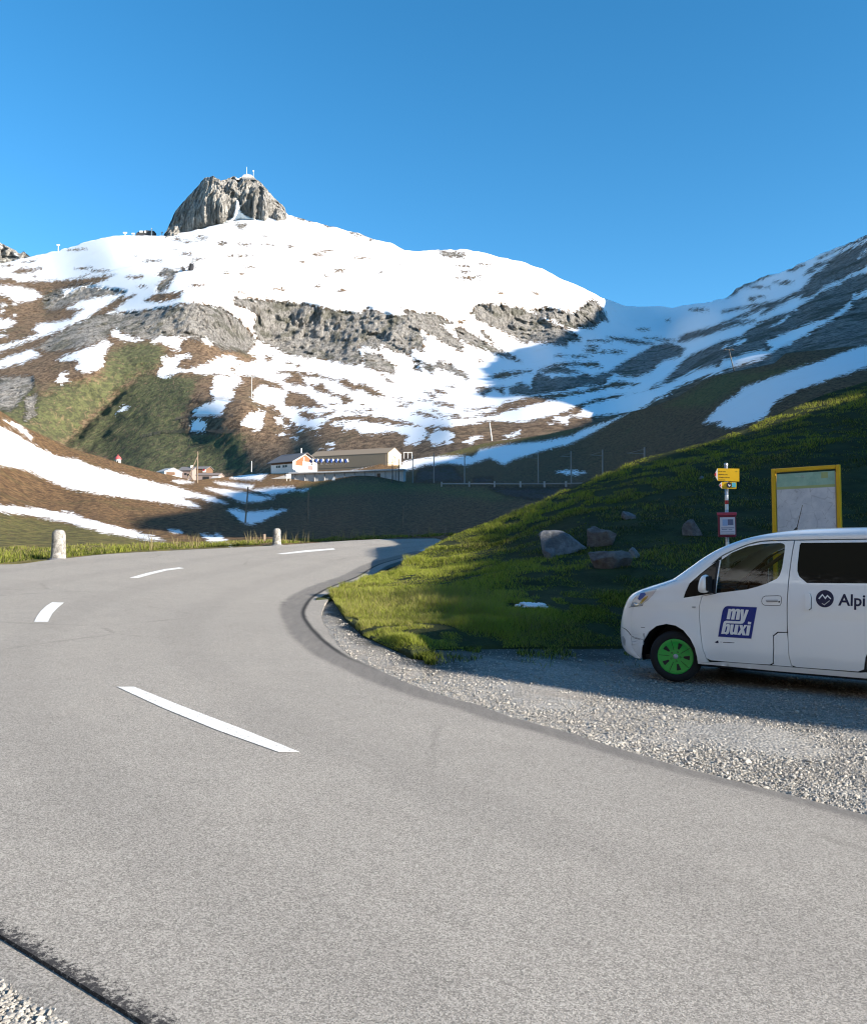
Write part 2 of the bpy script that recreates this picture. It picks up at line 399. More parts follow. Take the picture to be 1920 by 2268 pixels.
    green('C4', '640 430 740 400 860 400 920 430 920 470 850 560 790 560 600 720 480 830 360 970 100 880 130 760 200 700 330 640 450 620 560 600 580 540 620 440')
    green('C4', '360 975 790 570 1100 600 1060 720 1000 850 1060 920 1340 900 1400 1130 850 1150 560 1030'); green('C4', '-300 620 200 620 200 900 -300 900')
    # remaining snow
    for s in ('-200 60 -20 75 100 85 190 105 240 140 180 165 90 175 40 140 -20 120 -200 110', '345 105 460 85 420 110 360 140',
              '700 120 680 140 560 210 480 270 400 300 300 345 150 395 0 450 -160 470 -160 440 0 415 130 380 220 345 180 325 210 295 330 280 400 265 420 240 470 210 370 215 440 165 560 140',
              '-100 520 0 500 100 460 180 435 230 470 130 510 0 545 -100 560', '330 490 420 450 560 400 600 380 620 410 580 470 580 530 520 560 470 570 415 545 450 500 310 500',
              '335 565 385 560 365 585 385 615 340 632 308 615 330 600', '620 335 650 320 680 350 800 385 760 395 680 385 625 360', '830 385 900 365 1060 370 990 410 1010 445 960 430 900 400 860 405',
              '905 480 980 475 1060 460 1060 480 1000 500 990 540 1050 550 900 600 870 570 910 530', '1120 365 1190 405 1170 418 1130 395', '-100 260 0 265 60 270 90 285 40 320 0 330 -100 330', '645 800 690 750 715 755 700 780',
              '1200 585 1340 585 1350 620 1300 660 1310 700 1270 740 1230 810 1070 815 1090 775 1200 720 1170 680 1190 630', '1075 830 1140 830 1150 860 1130 905 1070 895'):
        snow('C4', s)
    for s in ('80 1215 180 1150 215 1170 210 1240 190 1275 110 1250', '580 1240 620 1215 760 1215 860 1225 1000 1240 1110 1250 1130 1270 1110 1310 1060 1350 990 1340 1020 1300 930 1270 840 1290 760 1285 720 1260 640 1270 660 1240',
              '1120 1300 1180 1260 1270 1290 1280 1310 1240 1350 1210 1330 1190 1350 1160 1340', '270 1190 300 1200 330 1240 280 1225', '1400 1310 1430 1300 1440 1320', '1470 1290 1640 1260 1650 1275 1530 1310', '450 1240 500 1250 490 1265', '590 1330 610 1330 600 1350 560 1345', '520 1372 600 1370 590 1378'):
        snow('C2', s)
    paint_ell(S, U, V, ell('C2', '280 1160 22 18 300 1205 40 22 370 1210 26 40 340 1245 30 16 485 1257 44 14 310 1290 30 14 420 1270 26 12 385 1310 12 8 515 1290 16 12'), True)
    paint_ell(S, U, V, ell('C4', '20 190 22 14 80 185 18 12 15 225 20 20 80 250 16 14 8 360 30 10'), True)
    # right flank
    for s in ('50 870 150 770 215 760 165 830 120 850', '130 775 350 685 600 575 640 572 400 685 215 772', '800 545 820 525 1000 460 1000 478 850 542', '1160 400 1520 235 1700 145 1764 105 1764 150 1600 215 1500 252 1200 392',
              '980 770 1040 680 1150 570 1240 510 1290 460 1160 500 1100 560 1000 600 1040 550 1160 460 1300 420 1420 340 1530 290 1660 230 1764 190 6000 -1400 6000 -300 1764 480 1710 520 1560 580 1500 640 1350 680 1240 740 1170 800 1100 850 1010 880 950 880 970 850 870 870 750 940 640 1000 550 1060 460 1080 470 1050 560 990 500 1000 330 1090 200 1140 0 1200 0 1180 180 1110 300 1050 430 980 580 930 750 890 850 830',
              '0 1410 230 1350 300 1290 430 1190 550 1140 700 1090 910 1020 960 960 1100 880 1180 820 1300 770 1420 720 1500 650 1620 600 1764 570 6000 -700 6000 -300 1764 780 1700 800 1590 870 1560 910 1450 1010 1350 1090 1300 1120 1200 1150 1020 1200 870 1250 760 1310 560 1390 530 1430 590 1470 560 1510 420 1520 300 1540 200 1590 0 1640',
              '6000 -500 1764 860 1640 890 1580 920 1570 1000 1450 1090 1330 1160 1160 1250 1000 1350 830 1440 700 1500 560 1580 400 1650 200 1700 0 1764 0 2400 6000 2400', '0 1040 150 1010 560 922 560 942 400 982 0 1058', '0 1215 110 1205 400 1145 390 1165 260 1200 120 1232 0 1262'):
        brock('E4', s)
    for s in ('1150 490 1060 530 1000 560 960 600 900 660 850 685 950 655 1030 610 1060 605 1140 590 1150 570 1170 545', '970 470 1010 455 1120 425 1190 400 1285 400 1200 420 1150 440 1060 470 990 490 960 495',
              '730 580 860 510 920 495 990 520 970 555 900 570 840 620 790 640 730 640 690 625 640 640', '240 690 300 665 340 690 345 655 375 612 440 588 520 612 600 640 640 625 690 622 640 680 560 682 480 698 340 720 250 712', '660 475 740 478 860 500 790 502', '100 690 140 685 170 700 130 715', '180 690 220 682 220 712'):
        brock('C3', s)
    for s in ('160 640 220 620 340 615 270 635 200 650', '590 690 700 660 800 670 640 695 460 730 330 755 180 800 100 810 150 795 270 740 430 715 560 700', '790 715 860 690 780 740 740 740 700 740 640 760 540 800 500 810 420 840 370 830 470 780 560 750 680 720',
              '0 850 90 850 250 825 340 830 420 840 500 810 560 810 740 795 790 790 860 740 940 690 1060 645 1140 625 1300 700 1300 1100 0 1100', '500 580 620 580 640 600 430 590'):
        bare('C3', s)
    for s in ('200 890 330 850 480 835 590 800 720 775 700 790 620 820 540 860 430 890 380 900 300 905', '590 882 700 832 860 790 980 758 950 790 860 830 740 862 640 884', '500 892 560 870 545 912 520 906', '280 972 350 945 345 955 300 978', '0 930 60 935 90 960 40 990 0 1000', '120 985 160 965 200 962 150 990', '420 700 560 705 640 690 600 715 480 722'): snow('H', s)
    for s in ('220 895 290 870 290 885 240 900', '430 825 440 810 490 808 480 835', '560 760 640 745 800 700 945 680 930 705 840 740 760 770 640 790 540 810'): snow('C3', s)
    paint_ell(S, U, V, ell('C3', '595 530 44 16 645 535 26 10 700 535 44 12 598 511 30 8 462 552 20 5 550 555 52 6 910 485 40 6 630 488 60 6 1050 357 44 10 1300 260 60 8 1410 240 50 12 1275 310 26 18 1310 300 20 6 850 477 30 5 815 440 20 6 920 400 8 6'), False)
    for s in ('1530 300 1660 210 1764 150 1764 185 1640 250', '1685 350 1764 260 1764 310 1700 340', '1655 400 1740 340 1720 370', '590 1235 800 1100 820 1105 700 1200', '90 1475 200 1400 290 1370 280 1410 200 1450', '0 1470 90 1435 0 1500', '1570 870 1620 820 1660 830 1610 880'): snow('E4', s)
    return S, RK, GR

def valley_map(U, V):
    S = np.full(U.shape, -20.0); RK = np.full(U.shape, -20.0); GR = np.full(U.shape, -20.0)
    for tg, s in (('F7', '240 575 380 420 580 290 600 250 850 160 1100 70 1320 0 1500 -70 1900 -200 5200 -900 5200 -650 1900 0 1764 50 1600 110 1480 150 1280 215 1150 255 1000 330 910 380 840 480 800 530 640 590 500 620 370 600 400 565'),
                  ('C6', '1440 45 1330 105 1180 190 1050 250 930 275 690 350 640 380 590 360 540 335 400 385 280 370 120 385 0 420 -60 420 -20 360 100 330 320 320 440 325 480 280 640 250 900 225 1080 190 1150 150 1300 100'),
                  ('C6', '970 425 1060 415 1170 430 1110 445 1040 440'), ('C5', '390 330 480 335 600 350 700 375 770 385 700 405 600 410 500 370 420 345'), ('C5', '510 455 560 445 620 465 720 455 850 450 780 480 700 520 650 535 600 525 560 490'),
                  ('C4', '-2400 300 -60 820 0 860 120 930 240 1000 340 1040 430 1050 500 1085 620 1120 780 1160 900 1190 1000 1210 1090 1240 1200 1265 1270 1300 1180 1290 1100 1265 1020 1270 1100 1300 1120 1325 900 1290 700 1265 560 1245 400 1220 300 1180 150 1110 0 1085 -60 1075 -2400 900'),
                  ('C4', '-2400 1250 0 1308 200 1325 400 1355 520 1396 700 1440 850 1480 920 1505 850 1505 700 1480 560 1455 400 1410 200 1370 0 1345 -2400 1290'), ('C4', '345 1338 410 1350 400 1356 350 1345'), ('C4', '480 1385 575 1405 570 1410 500 1396'),
                  ('C4', '935 1440 1000 1445 1020 1465 970 1462'), ('C4', '1120 1470 1200 1480 1200 1465 1240 1480 1290 1530 1180 1522'), ('C4', '965 1168 1060 1173 1080 1183 1000 1187'), ('C4', '20 828 100 858 185 928 170 935 100 885'),
                  ('C5', '440 295 530 300 660 315 650 335 560 325 480 310'), ('C5', '650 340 780 325 890 325 890 345 800 360 760 370 700 355'), ('C5', '900 340 970 330 940 350'), ('C5', '530 275 590 250 690 248 740 250 700 285 600 282'),
                  ('C5', '820 235 900 228 1010 240 900 250'), ('C5', '1200 230 1260 185 1400 175 1300 205'), ('C5', '740 455 760 448 770 460')):
        paint(S, U, V, px(tg, s), True)
    for tg, s in (('C6', '-60 380 100 330 480 235 900 180 1100 150 1000 190 880 205 600 240 440 310 200 330'), ('C5', '820 370 960 310 1180 298 1700 305 1764 350 1400 345 1000 375'), ('C4', '-2400 1330 0 1350 400 1415 900 1510 1300 1530 1800 1530 3000 1500 3000 1600 -2400 1900'),
                  ('F7', '-100 420 420 120 800 100 1100 50 1764 -60 1764 -20 1100 90 600 220 300 420'), ('C6', '230 530 900 560 560 620 230 570')):
        paint(GR, U, V, px(tg, s), True, 25)
    for tg, s in (('C6', '90 400 300 395 380 490 60 490'), ('C6', '550 535 1200 530 1200 600 900 610 650 580'), ('C6', '440 470 560 465 540 500 440 500')):
        paint(RK, U, V, px(tg, s), True)
    return S, RK, GR

# ------------------------------------------------------------------ build terrain sheets
def build_mountain(mat):
    us = np.concatenate([np.arange(-700, -120, 20), np.arange(-120, 2040, 3.0), np.arange(2040, 2620, 20)])
    nr = 215; w = np.linspace(0, 1, nr) ** 0.9
    vb = np.maximum(V_TOP(us) + 25, 900); vt = M_CREST(us)
    vt = vt + 2.0 * fbm(np.stack([us / 14, us * 0, us * 0], 1), 3, 5) + np.where(us > 1560, 3, 0) * fbm(np.stack([us / 9, us * 0 + 4, us * 0], 1), 3, 9)
    U = np.repeat(us[None], nr, 0); V = vb[None] + (vt - vb)[None] * w[:, None]
    S, RK, GR = mountain_map(U, V)
    D = M_D(U, V)
    for x0, y0, x1, y1, k, wd in ((318, 818, 130, 995, 0.026, 22), (285, 908, 180, 1008, 0.009, 14)):   # sharp left-facing steps along the gully
        ex, ey = x1 - x0, y1 - y0; ll = math.hypot(ex, ey); a_ = ((U - x0) * ex + (V - y0) * ey) / ll ** 2; s_ = ((U - x0) * -ey + (V - y0) * ex) / ll
        s_ = s_ + 5 * fbm(np.stack([U.ravel() / 18, V.ravel() / 18, 0 * U.ravel()], 1), 3, 83).reshape(U.shape); s_ = s_ if ex * 0 - ey * 1 < 0 and False else -s_
        f_ = np.clip(s_ / wd, 0, 1); f_ = f_ * f_ * (3 - 2 * f_) * np.clip((420 - s_) / 380, 0, 1) * np.clip(a_ * 2.5, 0, 1) * np.clip((1.5 - a_) * 3, 0, 1)
        D = D * (1 - k * f_)
    P = ctrl(U, V, D).reshape(-1, 3)
    rk = np.clip(RK / 8 + 0.5, 0, 1).ravel(); bare = np.clip(-S / 6 + 0.5, 0, 1).ravel()
    rel = (0.0022 + 0.004 * bare) * fbm(P / np.array([90, 90, 90.]), 4, 2)
    rel += rk * 0.010 * fbm(P / np.array([26, 26, 90.]), 4, 21, True) + rk * 0.004 * fbm(P / np.array([9, 9, 30.]), 3, 22, True) + bare * 0.006 * fbm(P / 14.0, 4, 31)
    taper = np.clip((1 - np.repeat(w[:, None], len(us), 1).ravel()) * 12, 0.15, 1)
    D = D * (1 + (rel * taper).reshape(D.shape))
    P = ctrl(U, V, D)
    back = []
    top = P[-1]
    for k, (f, dz) in enumerate(((1.01, 1.5), (1.05, 25), (1.15, 140), (1.4, 420))):
        q = top * np.array([f, f, 1.0]); q[:, 2] = top[:, 2] - dz; back.append(q)
    P = np.concatenate([P] + [b[None] for b in back]); ext = lambda A: np.concatenate([A] + [A[-1:]] * 4).ravel()
    o = mesh_np('mountain', P.reshape(-1, 3), grid_faces(nr + 4, len(us)), mat, True, {'snow': ext(S), 'rock': ext(RK), 'green': ext(GR)})
    return tag(o, kind='structure')

def build_peak(mat, name, sil, base, D0, spacing, bulge, snowpolys, seed, relief=0.012):
    sil = crest_fn(sil); base = crest_fn(base)
    u0, u1 = base.__closure__[0].cell_contents[0, 0], base.__closure__[0].cell_contents[-1, 0]
    us = np.arange(u0, u1 + 0.1, spacing); nr = 90; w = np.linspace(0, 1, nr)
    vt = sil(us) + 2.5 * fbm(np.stack([us / 5, us * 0, us * 0], 1), 3, seed); vb = np.maximum(base(us), vt + 1)
    U = np.repeat(us[None], nr, 0); V = vb[None] + (vt - vb)[None] * w[:, None]
    S = np.full(U.shape, -20.0)
    for tg, s in snowpolys: paint(S, U, V, px(tg, s), True)
    mid = (U - u0) / (u1 - u0)
    base_d = M_D(us, vb) - 5 if D0 < 2000 else us * 0 + D0
    D = base_d[None] + (34 - bulge * np.sin(np.pi * mid)) * w[:, None] ** 0.8 + bulge * 0.9 * np.sin(np.pi * mid) * w[:, None] ** 2
    P = ctrl(U, V, D).reshape(-1, 3)
    rel = relief * fbm(P / np.array([22, 22, 170.]), 4, seed + 3, True) + relief * 0.45 * fbm(P / np.array([8, 8, 50.]), 3, seed + 8, True)
    bare = np.clip(-S / 4 + 0.5, 0.05, 1)
    D = D * (1 + rel.reshape(D.shape) * bare)
    P = ctrl(U, V, D); top = P[-1]; back = []
    for f, dz in ((1.01, 0.5), (1.03, 30), (1.08, 160)):
        q = top * np.array([f, f, 1.0]); q[:, 2] = top[:, 2] - dz; back.append(q)
    P = np.concatenate([P] + [b[None] for b in back]); ext = lambda A: np.concatenate([A] + [A[-1:]] * 3).ravel()
    o = mesh_np(name, P.reshape(-1, 3), grid_faces(nr + 3, len(us)), mat, True, {'snow': ext(S), 'rock': ext(S * 0 + 20), 'green': ext(S * 0 - 20)})
    return tag(o, kind='structure')

def valley_relief(P):
    d = P[:, 1]
    return fbm(P / 30.0, 4, 41) * 0.012 + fbm(P / 6.0, 3, 51) * 0.004 * np.clip(d / 60, 0.3, 1)

def build_valley(mat):
    us = np.concatenate([np.arange(-900, -60, 20), np.arange(-60, 1990, 4.0), np.arange(1990, 2700, 20)])
    nr = 170; w = np.linspace(0, 1, nr)
    vb = np.interp(us, VERGE[:, 0], VERGE[:, 1]); vt = V_TOP(us)
    U = np.repeat(us[None], nr, 0); V = vb[None] + (vt - vb)[None] * w[:, None]
    D = V_D(U, V); P = ctrl(U, V, D).reshape(-1, 3)
    fade = np.clip(np.repeat(w[:, None], len(us), 1).ravel() * 14, 0, 1)
    D = D * (1 + (valley_relief(P) * fade).reshape(D.shape))
    P = ctrl(U, V, D); S, RK, GR = valley_map(U, V)
    top, bot = P[-1], P[0]; back = []
    for f, dz in ((1.006, 0.1), (1.03, 1.2), (1.10, 8), (1.25, 25)):
        q = top * np.array([f, f, 1.0]); q[:, 2] = top[:, 2] - dz; back.append(q)
    q = bot * np.array([0.9, 0.9, 1.0]); q[:, 2] = RZ(q[:, 0], q[:, 1]) - 0.5
    P = np.concatenate([q[None], P] + [b[None] for b in back]); ext = lambda A: np.concatenate([A[:1], A] + [A[-1:]] * 4).ravel()
    o = mesh_np('valley_terrain', P.reshape(-1, 3), grid_faces(nr + 5, len(us)), mat, True, {'snow': ext(S), 'rock': ext(RK), 'green': ext(GR)})
    return tag(o, kind='structure')

# the grassy mound beside the road ---------------------------------------------------
MOUND_CREST = np.array([(700, 1330, 17.5), (737, 1316, 19.5), (816, 1278, 23), (903, 1240, 26), (957, 1208, 29), (1001, 1186, 31), (1088, 1154, 33), (1197, 1112, 34), (1306, 1063, 36), (1415, 1020, 38), (1578, 978, 40), (1654, 950, 41.5), (1741, 908, 43), (1850, 866, 44.5), (1920, 844, 45), (2100, 770, 45.5), (2400, 690, 46), (2800, 600, 46), (5000, 480, 46)])
MOUND_BASE = np.array([(700, 1332), (737, 1330), (762, 1370), (805, 1410), (853, 1432), (912, 1458), (939, 1453), (966, 1440), (1150, 1436), (1366, 1433), (1500, 1432), (1920, 1436), (2400, 1450), (2800, 1470), (5000, 1490)])
MB_D = np.array([on_road(u, v).y for u, v in MOUND_BASE[:12]] + [13.5, 13.5, 12.0])
def mound_uv(U, W):
    vb = np.interp(U, MOUND_BASE[:, 0], MOUND_BASE[:, 1]); vt = np.interp(U, MOUND_CREST[:, 0], MOUND_CREST[:, 1])
    db = np.interp(U, MOUND_BASE[:, 0], MB_D); dt = np.interp(U, MOUND_CREST[:, 0], MOUND_CREST[:, 2])
    V = vb + (vt - vb) * W
    s = np.clip((V - vt) / np.maximum(vb - vt, 1e-3), 0, 1)
    D = 1 / (1 / dt + (1 / db - 1 / dt) * s ** 1.15)
    P = ctrl(U, V, D); sh = P.shape; Q = P.reshape(-1, 3)
    h = 0.10 * fbm(Q / 1.6, 4, 61) + 0.30 * fbm(Q / 6.0, 3, 71)
    k = np.clip(W * 10, 0, 1) * np.clip((1 - W) * 4 + 0.35, 0, 1)
    P[..., 2] += (h.reshape(sh[:-1]) - 0.02) * k + 0.02
    P[..., 2] -= 0.12 * (W < 0.001)
    return P
def build_mound(mat):
    us = np.concatenate([np.arange(700, 1990, 4.0), np.arange(1990, 2800, 14), np.arange(2800, 5000, 40)]); nr = 120; w = np.linspace(0, 1, nr)
    U = np.repeat(us[None], nr, 0); W = np.repeat(w[:, None], len(us), 1)
    P = mound_uv(U, W); top = P[-1]; back = []
    for dd, dz in ((0.6, 0.08), (2.0, 0.7), (5.0, 2.2), (11.0, 6.0)):
        q = top.copy(); q[:, 1] += dd; q[:, 0] += dd * 0.15; q[:, 2] = np.maximum(top[:, 2] - dz, RZ(q[:, 0], q[:, 1]) - 0.3); back.append(q)
    P = np.concatenate([P] + [b[None] for b in back])
    o = mesh_np('grassy_mound', P.reshape(-1, 3), grid_faces(nr + 4, len(us)), mat, True)
    return tag(o, kind='structure')
# ------------------------------------------------------------------ sun, sky, camera
SUN_B = Vector((0.9, -0.43, 0)).normalized(); SUN_N = Vector((0.43, 0.9, 0)).normalized(); SUN_EL = R(16); SUN_T = math.tan(SUN_EL)
def build_light():
    w = bpy.data.worlds.new('World'); SC.world = w; w.use_nodes = True; nt = w.node_tree
    bg = nt.nodes['Background']; sky = nt.nodes.new('ShaderNodeTexSky'); sky.sky_type = 'NISHITA'
    sky.sun_disc = False; sky.sun_elevation = SUN_EL; sky.sun_rotation = math.atan2(SUN_B.x, SUN_B.y)
    sky.altitude = 2000; sky.air_density = SKY['air']; sky.dust_density = SKY['dust']; sky.ozone_density = SKY['ozone']
    hs = nt.nodes.new('ShaderNodeHueSaturation'); hs.inputs['Saturation'].default_value = SKY['sat']; hs.inputs['Hue'].default_value = SKY['hue']
    nt.links.new(sky.outputs[0], hs.inputs['Color']); nt.links.new(hs.outputs[0], bg.inputs[0]); bg.inputs[1].default_value = SKY['strength']
    L = bpy.data.lights.new('sun', 'SUN'); L.energy = SKY['sun']; L.angle = R(0.53); L.color = (1.0, 0.90, 0.77)
    o = bpy.data.objects.new('sun', L); COL.objects.link(o)
    d = SUN_B * math.cos(SUN_EL) + Vector((0, 0, math.sin(SUN_EL)))
    o.rotation_euler = d.to_track_quat('Z', 'Y').to_euler(); o.location = d * 300
    c = bpy.data.cameras.new('camera'); c.sensor_fit = 'HORIZONTAL'; c.sensor_width = 36; c.lens = 36 * FPX / 1920
    c.clip_start = 0.1; c.clip_end = 20000
    co = bpy.data.objects.new('camera', c); COL.objects.link(co); co.location = EYE; co.rotation_euler = (R(90) + PITCH, 0, 0)
    SC.camera = co
    SC.view_settings.view_transform = 'Standard'; SC.view_settings.look = 'None'; SC.view_settings.exposure = SKY['exposure']; SC.view_settings.gamma = 1
    SC.cycles.use_denoising = True; SC.cycles.denoiser = 'OPENIMAGEDENOISE'; SC.cycles.denoising_input_passes = 'RGB_ALBEDO_NORMAL'; SC.cycles.denoising_prefilter = 'ACCURATE'; SC.cycles.sample_clamp_indirect = 3.0; SC.cycles.sample_clamp_direct = 12; SC.cycles.filter_width = 1.15; SC.cycles.use_adaptive_sampling = False; SC.cycles.max_bounces = 8; SC.cycles.diffuse_bounces = 3; SC.cycles.transparent_max_bounces = 12
SKY = dict(air=1.0, dust=0.2, ozone=2.0, strength=0.1, sun=5.0, exposure=1.52, sat=1.3, hue=0.492)

# hill on the right, out of the frame: its crest throws the shade over lot, mound and valley
K_PTS = np.array([(-60, -14), (0, -7), (8.5, -5), (9.0, -2.0), (9.35, 1.85), (10.6, 1.98), (11.4, 2.28), (14.2, 2.92), (15.7, 3.45), (17.2, 3.57), (19.3, 3.9), (20.8, 4.1), (22.2, 4.5), (24, 4.75), (30.7, 6.75), (32.9, 7.3), (36.2, 8.05), (40.3, 8.6), (43, 8.9), (47.0, 9.5), (48.8, 15), (56, 20.5), (65, 24), (90, 31), (140, 48), (160, 52), (185, 57), (200, 58.2), (240, 66), (275, 69), (417, 102.5), (504, 133), (613, 167), (708, 217), (723, 233), (865, 305), (1076, 400), (1191, 428), (1342, 490), (1485, 566), (1650, 680), (1900, 830), (2400, 1050)])
B_PTS = np.array([(-60, 24), (47, 26), (65, 70), (140, 140), (275, 220), (500, 400), (1000, 600), (1500, 700), (1900, 760), (2400, 800)])
def build_hillside(mat):
    ns = np.concatenate([np.arange(-60, 8, 4), np.arange(8, 50, 0.18), np.arange(50, 300, 3), np.arange(300, 2400, 12)])
    b = np.interp(ns, B_PTS[:, 0], B_PTS[:, 1]); K = np.interp(ns, K_PTS[:, 0], K_PTS[:, 1])
    z = K + SUN_T * b + np.where(ns > 55, 0.012 * (z0 := (K + SUN_T * b)), 0.11) * fbm(np.stack([ns / np.where(ns > 55, 14, 0.9), ns * 0, ns * 0], 1), 4, 77)
    rows = []
    for f in (-1.0, -0.7, -0.45, -0.2, -0.06, 0, 0.06, 0.3, 0.8, 1.6):
        span = np.maximum(z - 1.0, 2.0) * (0.9 if f < 0 else 1.5)
        off = f * span
        zz = z - np.abs(f) ** 1.2 * np.maximum(z + 2.0, 1.0) * (1.0 if f < 0 else 0.62)
        p = np.stack([SUN_N.x * ns + SUN_B.x * (b + off), SUN_N.y * ns + SUN_B.y * (b + off), zz], 1)
        rows.append(p)
    P = np.stack(rows); n = P.shape[:2]
    Q = P.reshape(-1, 3); S = np.full(len(Q), -20.0) + 26 * (fbm(Q / 70.0, 3, 15) > 0.15) * (Q[:, 2] > 60)
    o = mesh_np('hillside', Q, grid_faces(*n), mat, True, {'snow': S, 'rock': S * 0 - 20, 'green': S * 0 + 20})
    return tag(o, kind='structure')

def build_back_hill(mat):
    """slope behind the viewer, seen only as a reflection in the van's glass"""
    e = np.array([-0.87, -0.49]); f = np.array([-0.49, 0.87])
    a_, b_ = np.meshgrid(np.arange(24, 420, 6.0), np.arange(-330, 200, 8.0)); X = a_ * e[0] + b_ * f[0]; Y = a_ * e[1] + b_ * f[1]
    Z = -1.5 + 0.88 * np.maximum(a_ - 38, 0) - 0.00055 * np.maximum(a_ - 120, 0) ** 2
    P = np.stack([X, Y, Z], -1).reshape(-1, 3); P[:, 2] += 2.0 * fbm(P / 30, 4, 19) * np.clip((a_.ravel() - 30) / 30, 0, 1)
    h = P[:, 2]; S = np.clip(9 * (1 - np.abs(h - 45 - 5 * fbm(P / 40, 2, 3)) / 5.5), -20, 12)
    o = mesh_np('hill', P, grid_faces(*a_.shape), mat, True, {'snow': S, 'rock': S * 0 - 20, 'green': np.clip((h - 48) * 1.5, -20, 20)})
    return tag(o, kind='structure')

def build_ground(mat):
    g = np.concatenate([-np.geomspace(6000, 30, 40), np.arange(-28, 30, 4), np.geomspace(30, 6000, 40)])
    X, Y = np.meshgrid(g, g); off = 0.32 + 0.9 * np.clip(np.maximum((Y - 46) / 10, (-X - 5) / 6), 0, 1); Z = RZ(X, Y) - off - np.clip(np.hypot(X, Y) - 60, 0, 400) * 0.03
    o = mesh_np('ground', np.stack([X, Y, Z], -1).reshape(-1, 3), grid_faces(*X.shape), mat, True, {'snow': X * 0 - 20, 'rock': X * 0 - 20, 'green': X * 0 + 5})
    return tag(o, kind='structure')

# ------------------------------------------------------------------ road
def smooth_line(P, step):
    P = [np.array(p[:2], float) for p in P]; out = []
    for i in range(len(P) - 1):
        p0 = P[max(i - 1, 0)]; p1 = P[i]; p2 = P[i + 1]; p3 = P[min(i + 2, len(P) - 1)]
        n = max(1, int(np.linalg.norm(p2 - p1) / step))
        for k in range(n):
            t = k / n
            out.append(0.5 * ((2 * p1) + (-p0 + p2) * t + (2 * p0 - 5 * p1 + 4 * p2 - p3) * t * t + (-p0 + 3 * p1 - 3 * p2 + p3) * t ** 3))
    out.append(P[-1]); return np.array(out)

INNER_PX = [(1920, 1812), (1730, 1762), (1522, 1710), (1365, 1663), (1235, 1621), (1130, 1593), (1052, 1564), (1000, 1551), (890, 1513), (826, 1481), (781, 1459), (754, 1438), (731, 1413), (718, 1386), (713, 1363), (722, 1336), (738, 1320), (772, 1300), (817, 1281)]
INNER = smooth_line([(12.5, -11), (9, -5.0), (6.2, -0.6), (4.2, 2.9)] + [on_road(*p) for p in INNER_PX] + [(-1.6, 31), (-0.9, 37), (0.3, 45), (3.5, 55), (8, 63), (14, 70)], 0.35)
OUTER = smooth_line([(11, -14), (6, -5.6), (3.2, -1.3), (0.7, 1.5)] + [on_road(310, 2268), on_road(150, 2172), on_road(0, 2084)] + [(-3.9, 5.0), (-7.4, 8.0), (-10.8, 12), (-12.9, 16.5), (-13.3, 21)] + [on_road(*p) for p in ((0, 1252), (128, 1240), (300, 1225), (612, 1209))] + [(-4.2, 52), (-1.0, 59), (4, 67), (10, 74)], 0.35)

def dist_line(P, L):
    d = np.full(len(P), 1e9)
    for a, b in zip(L[:-1], L[1:]):
        e = b - a; t = np.clip(((P - a) @ e) / (e @ e + 1e-12), 0, 1)
        d = np.minimum(d, np.hypot(*(P - a - t[:, None] * e).T))
    return d

def cdt(poly, inner, holes=()):
    """triangulate a flat outline with extra inside points; returns points, triangles"""
    pts = [Vector(p) for p in poly]; n0 = len(pts); edges = [(i, (i + 1) % n0) for i in range(n0)]
    for h in holes:
        k = len(pts); pts += [Vector(p) for p in h]; edges += [(k + i, k + (i + 1) % len(h)) for i in range(len(h))]
    pts += [Vector(p) for p in inner]
    r = delaunay_2d_cdt(pts, edges, [], 0, 1e-6)
    V = np.array([tuple(v) for v in r[0]]); F = np.array([tuple(f) for f in r[2]])
    c = V[F].mean(1); A = np.array(poly)
    ok = inside(c, A)
    for h in holes: ok &= ~inside(c, np.array(h))
    return V, F[ok]

def inside(P, A):
    x, y = P[:, 0], P[:, 1]; r = np.zeros(len(P), bool)
    for (ax, ay), (bx, by) in zip(A, np.roll(A, -1, 0)):
        c = (ay <= y) != (by <= y)
        r ^= c & (x < ax + (y - ay) / (by - ay + 1e-15) * (bx - ax))
    return r

